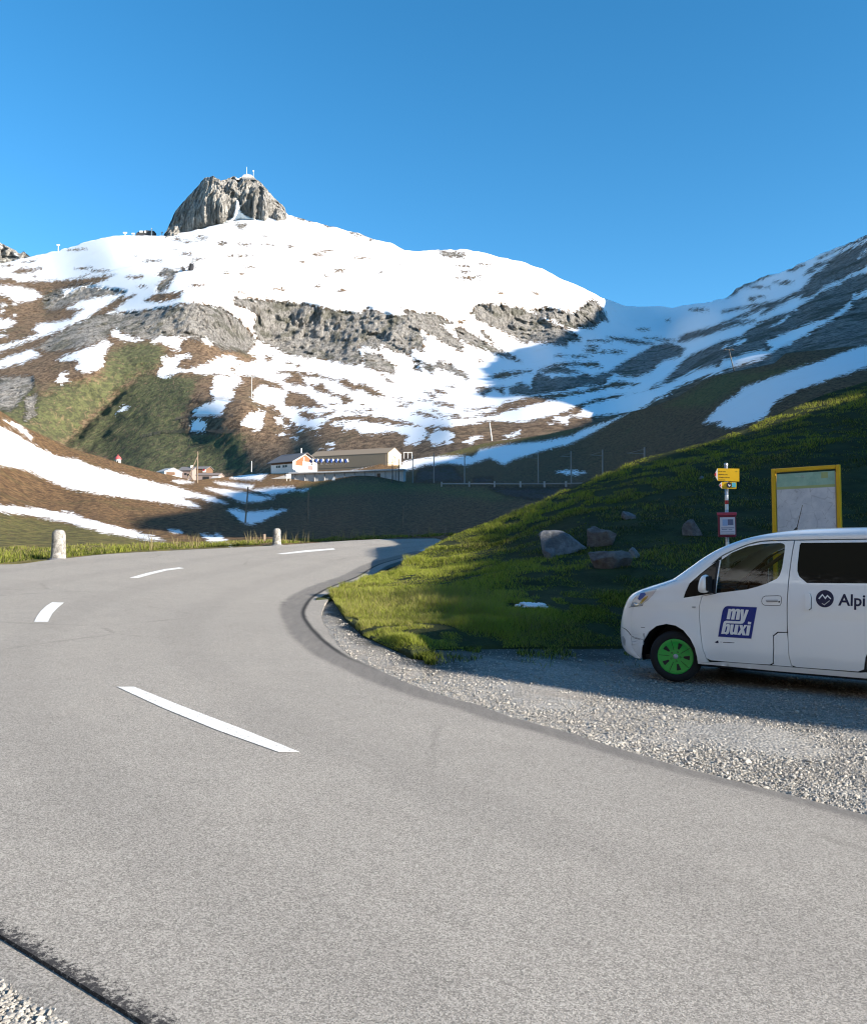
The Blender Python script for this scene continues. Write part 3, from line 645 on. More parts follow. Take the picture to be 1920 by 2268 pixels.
ROAD_POLY = np.concatenate([INNER, OUTER[::-1]])
ROAD_H = 0.02
def build_road(mat):
    wig = lambda L, s: L + 0.018 * np.stack([fbm(np.stack([np.arange(len(L)) / 1.7, np.full(len(L), s), np.zeros(len(L))], 1), 3, 5), fbm(np.stack([np.arange(len(L)) / 1.7, np.full(len(L), s + 9.), np.zeros(len(L))], 1), 3, 6)], 1)
    poly = np.concatenate([wig(INNER, 0), wig(OUTER, 3)[::-1]])
    g = []
    for d, sx, lim in ((0.33, 1, 30), (1.5, 1, 76)):
        X, Y = np.meshgrid(np.arange(-14, 13, d), np.arange(-14, lim, d)); q = np.stack([X.ravel(), Y.ravel()], 1)
        q += rng.uniform(-0.08, 0.08, q.shape) * d
        q = q[inside(q, poly)]; q = q[(q[:, 1] < 30) if d < 1 else (q[:, 1] >= 30)]; g.append(q)
    # denser along the inner edge where the patched strip lies
    q = np.concatenate(g)
    V2, F = cdt(poly, q)
    a = V2[F[:, 1]] - V2[F[:, 0]]; b = V2[F[:, 2]] - V2[F[:, 0]]; fl = (a[:, 0] * b[:, 1] - a[:, 1] * b[:, 0]) < 0; F[fl] = F[fl][:, ::-1]
    Z = RZ(V2[:, 0], V2[:, 1]) + ROAD_H + 0.008 * fbm(np.concatenate([V2, V2[:, :1] * 0], 1) / 2.2, 2, 8)
    di, do = dist_line(V2, INNER), dist_line(V2, OUTER)
    P = np.concatenate([V2, Z[:, None]], 1)
    # skirt
    be = {}
    for f in F:
        for i in range(3):
            e = (f[i], f[(i + 1) % 3]); be[e] = 1
    bd = [e for e in be if (e[1], e[0]) not in be]
    n = len(P); S = P.copy(); S[:, 2] -= 0.13
    F2 = []
    for x, y in bd: F2 += [(x, x + n, y), (y, x + n, y + n)]
    o = mesh_np('road', np.concatenate([P, S]), np.concatenate([F, np.array(F2)]), mat, False, {'di': np.tile(di, 2), 'do': np.tile(do, 2)})
    return tag(o, kind='structure')

DASHES = [px('P', '259 1531 297 1531 400 1572 540 1626 665 1677 618 1677 480 1627 360 1577'),
          np.array([(u / 2.52, 1120 + v / 2.52) for u, v in ((190, 667), (268, 667), (275, 650), (292, 618), (320, 588), (357, 557), (322, 556), (290, 555), (258, 575), (228, 603), (206, 632))]),
          np.array([(u / 2.52, 1120 + v / 2.52) for u, v in ((722, 416), (770, 417), (850, 395), (930, 375), (1028, 362), (1000, 357), (920, 367), (820, 389))]),
          np.array([(300 + u / 2.52, 950 + v / 2.52) for u, v in ((788, 709), (825, 711), (950, 698), (1115, 684), (1105, 677), (950, 688))]),
          np.array([(640 + u / 2.205, 1100 + v / 2.205) for u, v in ((632, 272), (660, 272), (692, 267), (680, 263))])]
def build_dashes(road, mat):
    for P in DASHES:
        W = np.array([tuple(on_road(u, v - 3)) for u, v in P])
        q2 = W[:, :2]; g = []
        lo, hi = q2.min(0), q2.max(0); st = 0.12 if lo[1] < 15 else 0.4
        X, Y = np.meshgrid(np.arange(lo[0], hi[0], st), np.arange(lo[1], hi[1], st)); q = np.stack([X.ravel(), Y.ravel()], 1); q = q[inside(q, q2)]
        V2, F = cdt(q2, q)
        a = V2[F[:, 1]] - V2[F[:, 0]]; b = V2[F[:, 2]] - V2[F[:, 0]]; fl = (a[:, 0] * b[:, 1] - a[:, 1] * b[:, 0]) < 0; F[fl] = F[fl][:, ::-1]
        Z = RZ(V2[:, 0], V2[:, 1]) + ROAD_H + 0.0048 + 0.008 * fbm(np.concatenate([V2, V2[:, :1] * 0], 1) / 2.2, 2, 8)
        o = mesh_np('lane_dash', np.concatenate([V2, Z[:, None]], 1), F, mat, False); o.parent = road

def LZ(x, y):
    """lot surface: the road plane eased level where the van stands"""
    ax, ay = x - 3.49, y - 11.29; t = np.clip(-ax * -0.755 - ay * 0.656, 0, 3.0)   # metres back from the front axle
    d = np.hypot(ax - t * 0.755, ay + t * 0.656); g = np.exp(-(d / 1.7) ** 4)
    return RZ(x, y) * (1 - g) + 0.222 * g
def mound_line():
    return np.array([ctrl(np.array([a]), np.array([b]), np.array([c]))[0][:2] for (a, b), c in zip(MOUND_BASE, MB_D)])
def build_edge_strip(road, mat):
    L = OUTER[(OUTER[:, 1] < 9) & (OUTER[:, 0] > -9)]; t = np.gradient(L, axis=0); t /= np.linalg.norm(t, axis=1)[:, None]; nrm = np.stack([t[:, 1], -t[:, 0]], 1)
    if (nrm[len(L) // 2] @ np.array([-1, -1])) < 0: nrm = -nrm
    rows = []
    for k, off in enumerate((-0.04, 0.05, 0.12, 0.2)):
        w = off + (0.05 * fbm(np.stack([np.arange(len(L)) / 1.3, np.full(len(L), 3.), np.zeros(len(L))], 1), 3, 55) if k == 3 else 0)
        q = L + nrm * (w[:, None] if k == 3 else w); rows.append(np.c_[q, RZ(q[:, 0], q[:, 1]) + (0.004 if k < 3 else -0.03)])
    o = mesh_np('edge_strip', np.concatenate(rows), grid_faces(4, len(L)), mat, True, {'di': np.full(4 * len(L), 4.0), 'do': np.full(4 * len(L), 2.0)}); o.parent = road
def build_lot(mat):
    xs = np.arange(-15.5, 24, 0.14); ys = np.arange(-13, 27, 0.14); X, Y = np.meshgrid(xs, ys); Q = np.stack([X.ravel(), Y.ravel()], 1)
    ins = inside(Q, ROAD_POLY); d = np.minimum(dist_line(Q, INNER), dist_line(Q, OUTER))
    Z = LZ(Q[:, 0], Q[:, 1]) - 0.015 + 0.03 * fbm(np.c_[Q, Q[:, 0] * 0] / 1.3, 3, 91) * np.clip(d / 0.5, 0.15, 1) + 0.008 * fbm(np.c_[Q, Q[:, 0] * 0] / 0.18, 2, 92)
    far = (~ins) & (Q[:, 1] > 13) & (Q[:, 0] < -8); Z[far] -= 0.9 * np.clip(d[far] / 0.8, 0, 1)
    Z[ins] -= 0.10 * np.clip(d[ins] / 0.2, 0, 1)
    o = mesh_np('gravel_lot', np.c_[Q, Z], grid_faces(*X.shape), mat, True, {'edge': d, 'bank': dist_line(Q, mound_line()) * np.where(Q[:, 0] > -0.2, 1, 3)})
    return tag(o, kind='structure')


def build_gravel(mat):
    """loose stones: uncountable, one object"""
    n = 110000; pts = []
    # spread evenly over what is seen, so near stones are not lost
    u = rng.uniform(600, 1960, n); v = 1330 + (1840 - 1330) * rng.uniform(0, 1, n) ** 0.8
    dx, dz = ray(u, v); y = 1.7 / np.maximum(0.0448 - 0.065 * dx - dz, 0.05)
    for _ in range(6): y = (1.7 + 0.015 - 0.00025 * y * y) / np.maximum(0.037 - 0.065 * dx - dz, 0.03)
    P = np.stack([dx * y, y], 1)
    u2 = rng.uniform(-200, 330, 9000); v2 = rng.uniform(2060, 2330, 9000); dx, dz = ray(u2, v2); y2 = 1.7 / (0.037 - 0.065 * dx - dz)
    P = np.concatenate([P, np.stack([dx * y2, y2], 1)])
    P = P[~inside(P, ROAD_POLY)]
    mb = [ctrl(np.array([a]), np.array([b]), np.array([c]))[0] for (a, b), c in zip(MOUND_BASE, MB_D)]
    mp = np.array([m[:2] for m in mb] + [(60, 13), (60, 60), (0, 60)])
    bank = dist_line(P, mound_line()); keep = ~inside(P, mp) & ((bank > 1.3) | (P[:, 0] < -0.2) | (rng.uniform(0, 1, len(P)) < 0.25 + 0.4 * bank)); P = P[keep & (P[:, 1] < 24)]
    n = len(P)
    base = np.array([v.co[:] for v in _ico().verts]); faces = np.array([[v.index for v in f.verts] for f in _ico().faces])
    r = np.clip(rng.lognormal(-5.3, 0.45, n), 0.003, 0.024); r = np.where(P[:, 1] < 5, np.clip(r, 0.003, 0.014), r)
    sc = rng.uniform(0.6, 1.4, (n, 1, 3)) * r[:, None, None] * np.array([1.2, 1.0, 0.7])
    ang = rng.uniform(0, 6.28, n); c, s = np.cos(ang), np.sin(ang)
    V = base[None] * (1 + rng.uniform(-0.28, 0.28, (n, len(base), 1))) * sc
    X = V[..., 0] * c[:, None] - V[..., 1] * s[:, None]; Y = V[..., 0] * s[:, None] + V[..., 1] * c[:, None]
    Z = V[..., 2] + (LZ(P[:, 0], P[:, 1]) - 0.012 + 0.2 * r)[:, None]
    W = np.stack([X + P[:, :1], Y + P[:, 1:], Z], -1).reshape(-1, 3)
    F = (faces[None] + (np.arange(n) * len(base))[:, None, None]).reshape(-1, 3)
    o = mesh_np('gravel', W, F, mat, False, {'tone': np.repeat(rng.uniform(0, 1, n), len(base))})
    return tag(o, kind='stuff')
_icoc = []
def _ico():
    if not _icoc:
        b = bmesh.new(); bmesh.ops.create_icosphere(b, subdivisions=1, radius=1); b.verts.ensure_lookup_table(); b.verts.index_update(); _icoc.append(b)
    return _icoc[0]

# ------------------------------------------------------------------ grass
def blades(name, base, h, wd, lean, mat, tone, stiff=1.0):
    n = len(base); a = rng.uniform(0, 2 * np.pi, n); b = rng.uniform(0, 2 * np.pi, n)
    side = np.stack([np.cos(a), np.sin(a), a * 0], 1) * wd[:, None] * 0.5
    ln = np.stack([np.cos(b), np.sin(b), b * 0], 1) * (lean * h)[:, None]
    up = np.stack([a * 0, a * 0, h], 1)
    p1 = base + up * 0.55 + ln * 0.35; p2 = base + up * (1 - 0.25 * lean[:, None]) + ln
    V = np.stack([base - side, base + side, p1 + side * 0.75, p1 - side * 0.75, p2 + side * 0.12, p2 - side * 0.12], 1).reshape(-1, 3)
    k = np.arange(n)[:, None] * 6
    F = np.concatenate([k + np.array([0, 1, 2, 3]), k + np.array([3, 2, 4, 5])])
    o = mesh_np(name, V, F, mat, True, {'tone': np.repeat(tone, 6)})
    return tag(o, kind='stuff')

def mound_points(n, u0, u1, w0=0.0, w1=1.0, pw=1.0):
    U = rng.uniform(u0, u1, n); W = w0 + (w1 - w0) * rng.uniform(0, 1, n) ** pw
    return mound_uv(U, W), U, W

def build_grass(mat):
    parts = []
    P, U, W = mound_points(150000, 735, 2030); P2, U2, W2 = mound_points(40000, 735, 2030, 0.8, 1.0)
    P3, U3, W3 = mound_points(34000, 735, 1120); P4, U4, W4 = mound_points(30000, 735, 1420, 0.0, 0.3)
    P = np.concatenate([P, P2, P3, P4]); W = np.concatenate([W, W2, W3, W4]); U = np.concatenate([U, U2, U3, U4])
    cl = fbm(P / 0.7, 3, 101); big = fbm(P / 3.5, 2, 111)
    keep = (cl > np.where(U > 1120, -0.12, -0.4)) & ((W > 0.03) | (cl > -0.1)); P, cl, big, W = P[keep], cl[keep], big[keep], W[keep]
    n = len(P); d = P[:, 1]
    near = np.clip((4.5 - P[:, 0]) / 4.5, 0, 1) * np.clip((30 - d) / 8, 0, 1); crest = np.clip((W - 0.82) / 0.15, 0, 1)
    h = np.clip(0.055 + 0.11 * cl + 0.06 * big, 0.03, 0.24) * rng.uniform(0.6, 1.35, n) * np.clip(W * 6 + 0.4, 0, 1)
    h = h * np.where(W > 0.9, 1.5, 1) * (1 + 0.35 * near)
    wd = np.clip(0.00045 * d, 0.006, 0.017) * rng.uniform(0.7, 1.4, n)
    tone = np.clip(0.25 + 0.35 * big + 0.5 * np.maximum(near, crest) + rng.normal(0, 0.18, n), 0, 0.93)  # lighter blades at nose and crest: lusher growth, plus sunlight put into the colour
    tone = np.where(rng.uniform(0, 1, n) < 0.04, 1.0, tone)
    # stray tufts creeping on to the lot along the foot of the bank
    L = mound_line()[5:]; k = rng.uniform(0, 1, 9000); seg = np.clip((k * 6).astype(int), 0, len(L) - 2); f = rng.uniform(0, 1, 9000)[:, None]; q = L[seg] * (1 - f) + L[seg + 1] * f
    q[:, 1] -= np.abs(rng.normal(0, 0.55, 9000)); e = fbm(np.c_[q / 0.45, q[:, 0] * 0], 2, 141) > 0.1; q = q[e]
    P = np.concatenate([P, np.c_[q, LZ(q[:, 0], q[:, 1])]]); m = len(q); h = np.r_[h, rng.uniform(0.03, 0.11, m)]; wd = np.r_[wd, rng.uniform(0.006, 0.011, m)]; tone = np.r_[tone, np.clip(rng.normal(0.35, 0.25, m), 0, 1)]; n = len(P)
    dry = (fbm(P / 2.6, 3, 151) > 0.16) & (rng.uniform(0, 1, n) < 0.3); tone = np.where(dry, rng.uniform(0.9, 1.0, n), tone)
    P[:, 2] -= 0.015
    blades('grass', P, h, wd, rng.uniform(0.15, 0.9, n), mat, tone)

def build_verge_grass(mat):
    """green strip with dry stalks between the road and the meadow"""
    n = 42000; u = rng.uniform(-60, 1010, n); k = rng.uniform(0, 1, n) ** 1.6
    vb = np.interp(u, VERGE[:, 0], VERGE[:, 1]); v = vb - 1.5 - k * np.interp(u, [0, 130, 300, 612, 1000], [34, 28, 16, 9, 6])
    D = V_D(u, v); P = ctrl(u, v, D)
    fade = np.clip(((vb - v) / np.maximum(vb - V_TOP(u), 1)) * 14, 0, 1)
    P = ctrl(u, v, D * (1 + valley_relief(P) * fade))
    cl = fbm(P / 1.2, 3, 121); keep = cl > -0.2; P, cl, k = P[keep], cl[keep], k[keep]; n = len(P)
    h = np.clip(0.07 + 0.26 * cl, 0.03, 0.36) * rng.uniform(0.5, 1.4, n) * (1 - 0.45 * k)
    wd = np.clip(0.0006 * P[:, 1], 0.012, 0.03)
    tone = np.clip(0.3 + 0.35 * cl + rng.normal(0, 0.2, n), 0, 0.85); tone = np.where(rng.uniform(0, 1, n) < 0.18 + 0.3 * k, rng.uniform(0.9, 1, n), tone)
    blades('verge_grass', P, h, wd, rng.uniform(0.1, 0.6, n), mat, tone)
    n = 420; u = rng.uniform(100, 960, n); vb = np.interp(u, VERGE[:, 0], VERGE[:, 1]); v = vb - rng.uniform(1, 6, n)
    keep = fbm(np.stack([u / 40, u * 0, u * 0], 1), 2, 131) > -0.05; u, v = u[keep], v[keep]; n = len(u)
    P = ctrl(u, v, V_D(u, v))
    blades('dry_stalks', P, rng.uniform(0.3, 0.95, n), np.full(n, 0.03), rng.uniform(0.05, 0.5, n), mat, np.full(n, 1.0))

# ------------------------------------------------------------------ materials of the place
def mats_place():
    M = {}
    M['mountain'] = terrain_mat('mountain_ground', 0.55, (0.135, 0.088, 0.055), (0.21, 0.145, 0.092), (0.33, 0.315, 0.295), (0.115, 0.125, 0.055), (0.075, 0.08, 0.045), 1.0, 1.0)
    M['peak'] = terrain_mat('peak_rock', 0.8, (0.1, 0.075, 0.05), (0.13, 0.1, 0.07), (0.46, 0.445, 0.42), (0.20, 0.2, 0.19), (0.13, 0.13, 0.12), 0.5, 1.0)
    M['valley'] = terrain_mat('valley_heath', 0.06, (0.088, 0.05, 0.026), (0.18, 0.11, 0.052), (0.11, 0.095, 0.085), (0.16, 0.145, 0.045), (0.075, 0.075, 0.028), 0.9, 1.0)
    t = NT('asphalt'); co = t.coord(); di, do = t.attr('di'), t.attr('do')
    fine = t.voro(co, 150.0, out=1); g = t.n('ShaderNodeSeparateColor'); t.put(g.inputs[0], fine); gv = g.outputs[0]
    mid = t.noise(co, 120, 3, 0.7); big = t.noise(co, 0.35, 5, 0.6, 0.5); st = t.noise(co, 3.0, 5, 0.65)
    base = t.mix(t.ramp(big, 0.3, 0.7), (0.276, 0.258, 0.232), (0.300, 0.280, 0.251))
    base = t.mix(t.math('MULTIPLY', t.ramp(st, 0.45, 0.75), 0.3), base, (0.22, 0.205, 0.185))
    sp = t.math('ADD', t.math('MULTIPLY_ADD', gv, 0.85, 0.58), t.math('MULTIPLY_ADD', mid, 0.7, -0.35))
    trk = t.math('SINE', t.math('MULTIPLY_ADD', di, 3.4, t.math('MULTIPLY', big, 2.5)))
    base = t.mix(t.math('MULTIPLY', t.ramp(trk, 0.2, 0.95), 0.16), base, (0.172, 0.160, 0.147))
    c = t.mix(1.0, base, sp, 'MULTIPLY')
    wob = t.math('MULTIPLY', t.math('SUBTRACT', st, 0.5), 0.22)
    # patched strip along the inner edge of the bend, its joint, and the broken outer edge
    tcs = t.n('ShaderNodeTexCoord'); sx = t.n('ShaderNodeSeparateXYZ'); t.put(sx.inputs[0], tcs.outputs['Object']); yy = sx.outputs[1]
    wd = t.n('ShaderNodeMapRange'); t.put(wd.inputs[0], yy); wd.inputs[1].default_value = 6; wd.inputs[2].default_value = 16; wd.inputs[3].default_value = 0.16; wd.inputs[4].default_value = 0.78
    dw = t.math('ADD', di, t.math('MULTIPLY', wob, t.ramp(yy, 5, 14)))
    patch = t.math('SUBTRACT', 1.0, t.ramp(t.math('SUBTRACT', dw, wd.outputs[0]), -0.07, 0.07))
    inner = t.ramp(t.math('SUBTRACT', dw, t.math('MULTIPLY', t.ramp(yy, 9, 16), 0.32)), -0.02, 0.03)
    patch = t.math('MULTIPLY', patch, inner)
    streak = t.math('MULTIPLY_ADD', t.noise(t.coord((4, 0.6, 1)), 3, 4, 0.7), 0.7, 0.3)
    c = t.mix(t.math('MULTIPLY', patch, streak), c, (0.115, 0.108, 0.102))
    joint = t.math('SUBTRACT', 1.0, t.ramp(t.math('ABSOLUTE', t.math('SUBTRACT', di, t.math('MULTIPLY_ADD', t.ramp(yy, 9, 16), 0.32, 0.02))), 0.0, 0.07))
    c = t.mix(t.math('MULTIPLY', joint, t.ramp(yy, 9.5, 11.5)), c, (0.025, 0.024, 0.024))
    ob = t.math('ADD', do, t.math('MULTIPLY', t.math('SUBTRACT', t.noise(co, 40, 5, 0.85), 0.5), 0.46))
    out_d = t.math('MULTIPLY', t.math('SUBTRACT', 1.0, t.ramp(ob, 0.02, 0.07)), t.math('SUBTRACT', 1.0, t.ramp(yy, 8, 12)))
    c = t.mix(t.math('MULTIPLY', out_d, 0.9), c, (0.012, 0.012, 0.016))
    cr = t.voro(t.coord((1, 1, 1)), 0.33, 'DISTANCE_TO_EDGE')
    crk = t.math('SUBTRACT', 1.0, t.ramp(t.math('ADD', cr, t.math('MULTIPLY', t.math('SUBTRACT', st, 0.5), 0.12)), 0.0, 0.012))
    crk = t.math('MULTIPLY', crk, t.ramp(t.noise(co, 0.22, 3), 0.52, 0.6))
    c = t.mix(t.math('MULTIPLY', crk, 0.22), c, (0.07, 0.066, 0.062))
    nm = t.bump(t.math('ADD', gv, t.math('MULTIPLY', mid, 0.6)), 0.8, 0.006)
    M['asphalt'] = t.bsdf(c, 0.88, 0, nm, 0.25)
    t = NT('road_paint'); co = t.coord(); wv = t.noise(co, 45, 4, 0.75)
    c = t.mix(t.ramp(wv, 0.50, 0.66), (0.72, 0.72, 0.70), (0.34, 0.33, 0.31)); M['paint'] = t.bsdf(c, 0.7, 0, t.bump(wv, 0.4, 0.003), 0.3)
    t = NT('gravel_ground'); co = t.coord(); v1 = t.voro(co, 34, out=1); s1 = t.n('ShaderNodeSeparateColor'); t.put(s1.inputs[0], v1)
    v2 = t.voro(co, 34); v3 = t.voro(co, 90, out=1); s3 = t.n('ShaderNodeSeparateColor'); t.put(s3.inputs[0], v3); nb = t.noise(co, 0.6, 5, 0.6); nc = t.noise(co, 2.4, 4, 0.6)
    c = t.mix(s1.outputs[0], (0.17, 0.165, 0.152), (0.38, 0.365, 0.335)); c = t.mix(t.math('MULTIPLY', s3.outputs[0], 0.5), c, (0.26, 0.25, 0.235))
    c = t.mix(t.math('MULTIPLY', t.ramp(nb, 0.5, 0.75), 0.5), c, (0.24, 0.19, 0.135)); c = t.mix(t.math('MULTIPLY', t.ramp(nc, 0.55, 0.8), 0.5), c, (0.12, 0.11, 0.10))
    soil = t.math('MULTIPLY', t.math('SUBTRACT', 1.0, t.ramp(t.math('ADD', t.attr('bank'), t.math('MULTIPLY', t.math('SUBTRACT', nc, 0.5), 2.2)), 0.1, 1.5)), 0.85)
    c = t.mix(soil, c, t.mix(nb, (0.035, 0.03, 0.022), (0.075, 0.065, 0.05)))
    h = t.math('ADD', t.math('MULTIPLY', t.math('SUBTRACT', 1.0, v2), 1.0), t.math('MULTIPLY', s1.outputs[0], 0.6))
    M['gravel'] = t.bsdf(c, 0.92, 0, t.bump(h, 0.6, 0.014), 0.2)
    t = NT('stone_chips'); tn = t.attr('tone'); co = t.coord()
    c = t.mix(tn, (0.19, 0.183, 0.17), (0.47, 0.45, 0.41)); c = t.mix(t.math('MULTIPLY', t.noise(co, 1.1, 4), 0.4), c, (0.27, 0.23, 0.18)); M['chips'] = t.bsdf(c, 0.85, 0, None, 0.3)
    t = NT('mound_turf'); co = t.coord(); n1 = t.noise(co, 1.1, 6, 0.7); n2 = t.noise(co, 14, 4, 0.7)
    c = t.mix(t.ramp(n1, 0.3, 0.7), (0.022, 0.030, 0.013), (0.05, 0.058, 0.022)); c = t.mix(t.math('MULTIPLY', t.ramp(n2, 0.55, 0.72), 0.6), c, (0.085, 0.068, 0.04))
    M['turf'] = t.bsdf(c, 0.95, 0, t.bump(n2, 0.8, 0.06), 0.1)
    t = NT('grass_blades'); tn = t.attr('tone')
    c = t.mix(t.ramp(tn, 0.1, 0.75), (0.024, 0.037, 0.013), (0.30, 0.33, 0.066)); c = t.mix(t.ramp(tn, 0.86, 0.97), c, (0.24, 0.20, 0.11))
    d = t.n('ShaderNodeBsdfDiffuse'); t.put(d.inputs[0], c); tr = t.n('ShaderNodeBsdfTranslucent'); t.put(tr.inputs[0], t.mix(1.0, c, (1.3, 1.35, 0.7, 1), 'MULTIPLY'))
    ms = t.n('ShaderNodeMixShader'); ms.inputs[0].default_value = 0.42; t.t.links.new(d.outputs[0], ms.inputs[1]); t.t.links.new(tr.outputs[0], ms.inputs[2]); t.t.links.new(ms.outputs[0], t.out.inputs[0]); M['grass'] = t.m
    return M
# ------------------------------------------------------------------ the van
VAN_PHI = R(41)
VA = Vector((-math.cos(VAN_PHI), math.sin(VAN_PHI), 0)); VL = Vector((-math.sin(VAN_PHI), -math.cos(VAN_PHI), 0))
VAN_O = Vector((2.93, 10.65, 0.214)) - VL * 0.85
CAMV = Vector(((EYE - VAN_O).dot(VA), (EYE - VAN_O).dot(VL), EYE.z - VAN_O.z))
VCR = {'G4': (1360, 1180, 5.88), 'G5': (1620, 1180, 5.88), 'C7': (1340, 980, 3.0414), 'LG': (1570, 1330, 14.7)}
WZ = np.array([(0.20, .80), (0.25, .825), (0.30, .845), (0.36, .856), (0.40, .864), (0.44, .867), (0.60, .872), (0.75, .874), (0.95, .868), (1.1, .856), (1.2, .84), (1.45, .78), (1.65, .722), (1.72, .70), (1.9, .62)])
def smooth(a, b, x):
    t = np.clip((x - a) / (b - a), 0, 1); return t * t * (3 - 2 * t)
def YW(x, z):
    x = np.asarray(x, float); z = np.asarray(z, float)
    y = np.interp(z, WZ[:, 0], WZ[:, 1])
    y = y - 0.055 * np.clip((x - 0.12) / 0.4, 0, 2) ** 2 - 0.03 * np.clip((-2.9 - x) / 0.6, 0, 2) ** 2
    zc = np.interp(x, [-1.63, -1.37], [0.875, 0.755]); fade = smooth(-1.28, -1.45, x)
    y = y + 0.013 * fade * (smooth(zc - 0.022, zc + 0.012, z) * smooth(1.16, 0.98, z))
    y = y + 0.010 * smooth(0.9, 0.94, z) * smooth(1.06, 0.98, z) * smooth(-0.9, -0.6, x)
    y = y + 0.014 * smooth(0.95, 0.72, np.hypot((x - 0.05) / 0.55, (z - 0.3) / 0.62)) * (z > 0.2)
    return y
def side(tag_, s):
    """traced points carried on to the flank of the van (x forward, z up)"""
    ox, oy, k = VCR[tag_]; v = [float(t) for t in s.replace(',', ' ').split()]; out = []
    for i in range(0, len(v), 2):
        dx, dz = ray(ox + v[i] / k, oy + v[i + 1] / k)
        d = Vector((float(dx), 1, float(dz))); dl = Vector((d.dot(VA), d.dot(VL), d.z)); Y = 0.86
        for _ in range(8):
            t = (Y - CAMV.y) / dl.y; p = CAMV + dl * t; Y = float(YW(p.x, p.z))
        out.append((p.x, p.z))
    return out
def resample(poly, step, closed=True):
    P = [np.array(p) for p in poly]; out = []
    for i in range(len(P) if closed else len(P) - 1):
        a, b = P[i], P[(i + 1) % len(P)]; n = max(1, int(np.linalg.norm(b - a) / step))
        out += [tuple(a + (b - a) * k / n) for k in range(n)]
    if not closed: out.append(tuple(P[-1]))
    return out
def rounded(poly, r, seg=5):
    """round the corners of an outline"""
    P = [np.array(p, float) for p in poly]; out = []; n = len(P)
    for i in range(n):
        a, b, c = P[i - 1], P[i], P[(i + 1) % n]; u, w = a - b, c - b; lu, lw = np.linalg.norm(u), np.linalg.norm(w)
        k = min(r, lu * 0.45, lw * 0.45); p, q = b + u / lu * k, b + w / lw * k
        for j in range(seg + 1):
            t = j / seg; out.append(tuple((1 - t) ** 2 * p + 2 * t * (1 - t) * b + t * t * q))
    return out
def inset(poly, d):
    P = np.array(poly, float); n = len(P)
    area = 0.5 * sum(P[i][0] * P[(i + 1) % n][1] - P[(i + 1) % n][0] * P[i][1] for i in range(n)); sg = 1 if area > 0 else -1
    out = []
    for i in range(n):
        a, b, c = P[i - 1], P[i], P[(i + 1) % n]
        e1 = (b - a) / (np.linalg.norm(b - a) + 1e-9); e2 = (c - b) / (np.linalg.norm(c - b) + 1e-9)
        m = np.array([-e1[1] - e2[1], e1[0] + e2[0]]); l = np.linalg.norm(m); m = m / (l + 1e-9) if l > 1e-6 else np.array([-e1[1], e1[0]])
        k = d / max(0.35, abs(m @ np.array([-e1[1], e1[0]])))
        out.append(tuple(b + sg * m * k))
    return out
def flank(name, poly, mat, parent, off=0.0, depth=0.02, holes=(), step=0.05, sgn=1, smooth_=True, yfun=None):
    """curved panel following the van's flank, with turned-in edges"""
    yf = yfun or YW
    poly = resample(poly, 0.03); holes = [resample(h, 0.03) for h in holes]; A = np.array(poly)
    X, Z = np.meshgrid(np.arange(A[:, 0].min(), A[:, 0].max(), step) + step * .31, np.arange(A[:, 1].min(), A[:, 1].max(), step) + step * .43); q = np.stack([X.ravel(), Z.ravel()], 1)
    if len(q): q = q[inside(q, np.array(inset(poly, 0.008)))] if min(np.ptp(A[:, 0]), np.ptp(A[:, 1])) > 0.03 else q[:0]
    for h in holes: q = q[~inside(q, np.array(inset(h, -0.008)))] if len(q) else q
    V2, F = cdt(poly, q, holes)
    Y = yf(V2[:, 0], V2[:, 1]) + off
    bm = bmesh.new(); vs = [bm.verts.new((x, sgn * y, z)) for (x, z), y in zip(V2, Y)]
    for f in F:
        t = [vs[i] for i in f]
        try: bm.faces.new(t if sgn < 0 else t[::-1])
        except ValueError: pass
    bmesh.ops.recalc_face_normals(bm, faces=bm.faces[:])
    up = sum((f.normal.y * f.calc_area() for f in bm.faces)) * sgn
    if up < 0: bmesh.ops.reverse_faces(bm, faces=bm.faces[:])
    if depth:
        ed = [e for e in bm.edges if len(e.link_faces) == 1]
        r = bmesh.ops.extrude_edge_only(bm, edges=ed)
        for v in r['geom']:
            if isinstance(v, bmesh.types.BMVert): v.co.y -= sgn * depth
    me = bpy.data.meshes.new(name)
    for f in bm.faces: f.smooth = smooth_
    for e in bm.edges:
        if len(e.link_faces) == 2 and e.calc_face_angle(0) > 0.6: e.smooth = False
    bm.to_mesh(me); bm.free(); me.materials.append(mat)
    o = bpy.data.objects.new(name, me); COL.objects.link(o); o.parent = parent
    return o
def strokepoly(pts, w):
    P = np.array(pts, float); L, Rr = [], []
    for i in range(len(P)):
        a, b = P[max(i - 1, 0)], P[min(i + 1, len(P) - 1)]; d = (b - a) / (np.linalg.norm(b - a) + 1e-9); n = np.array([-d[1], d[0]]) * w / 2
        L.append(tuple(P[i] + n)); Rr.append(tuple(P[i] - n))
    return L + Rr[::-1]
def text_xz(body, size, x0, z0, bold=0.0, sx=1.0, font=None):
    """lettering laid out in (x forward, z): returns triangles for mapping on to a surface"""
    cu = bpy.data.curves.new('lettering', 'FONT'); cu.body = body; cu.size = size; cu.offset = bold; cu.resolution_u = 4
    o = bpy.data.objects.new('lettering', cu); COL.objects.link(o); dg = bpy.context.evaluated_depsgraph_get()
    me = bpy.data.meshes.new_from_object(o.evaluated_get(dg)); bpy.data.objects.remove(o); bpy.data.curves.remove(cu)
    V = np.array([v.co[:] for v in me.vertices]); me.calc_loop_triangles(); F = np.array([t.vertices[:] for t in me.loop_triangles])
    bpy.data.meshes.remove(me)
    return np.stack([x0 + V[:, 0] * sx, z0 + V[:, 1]], 1), F

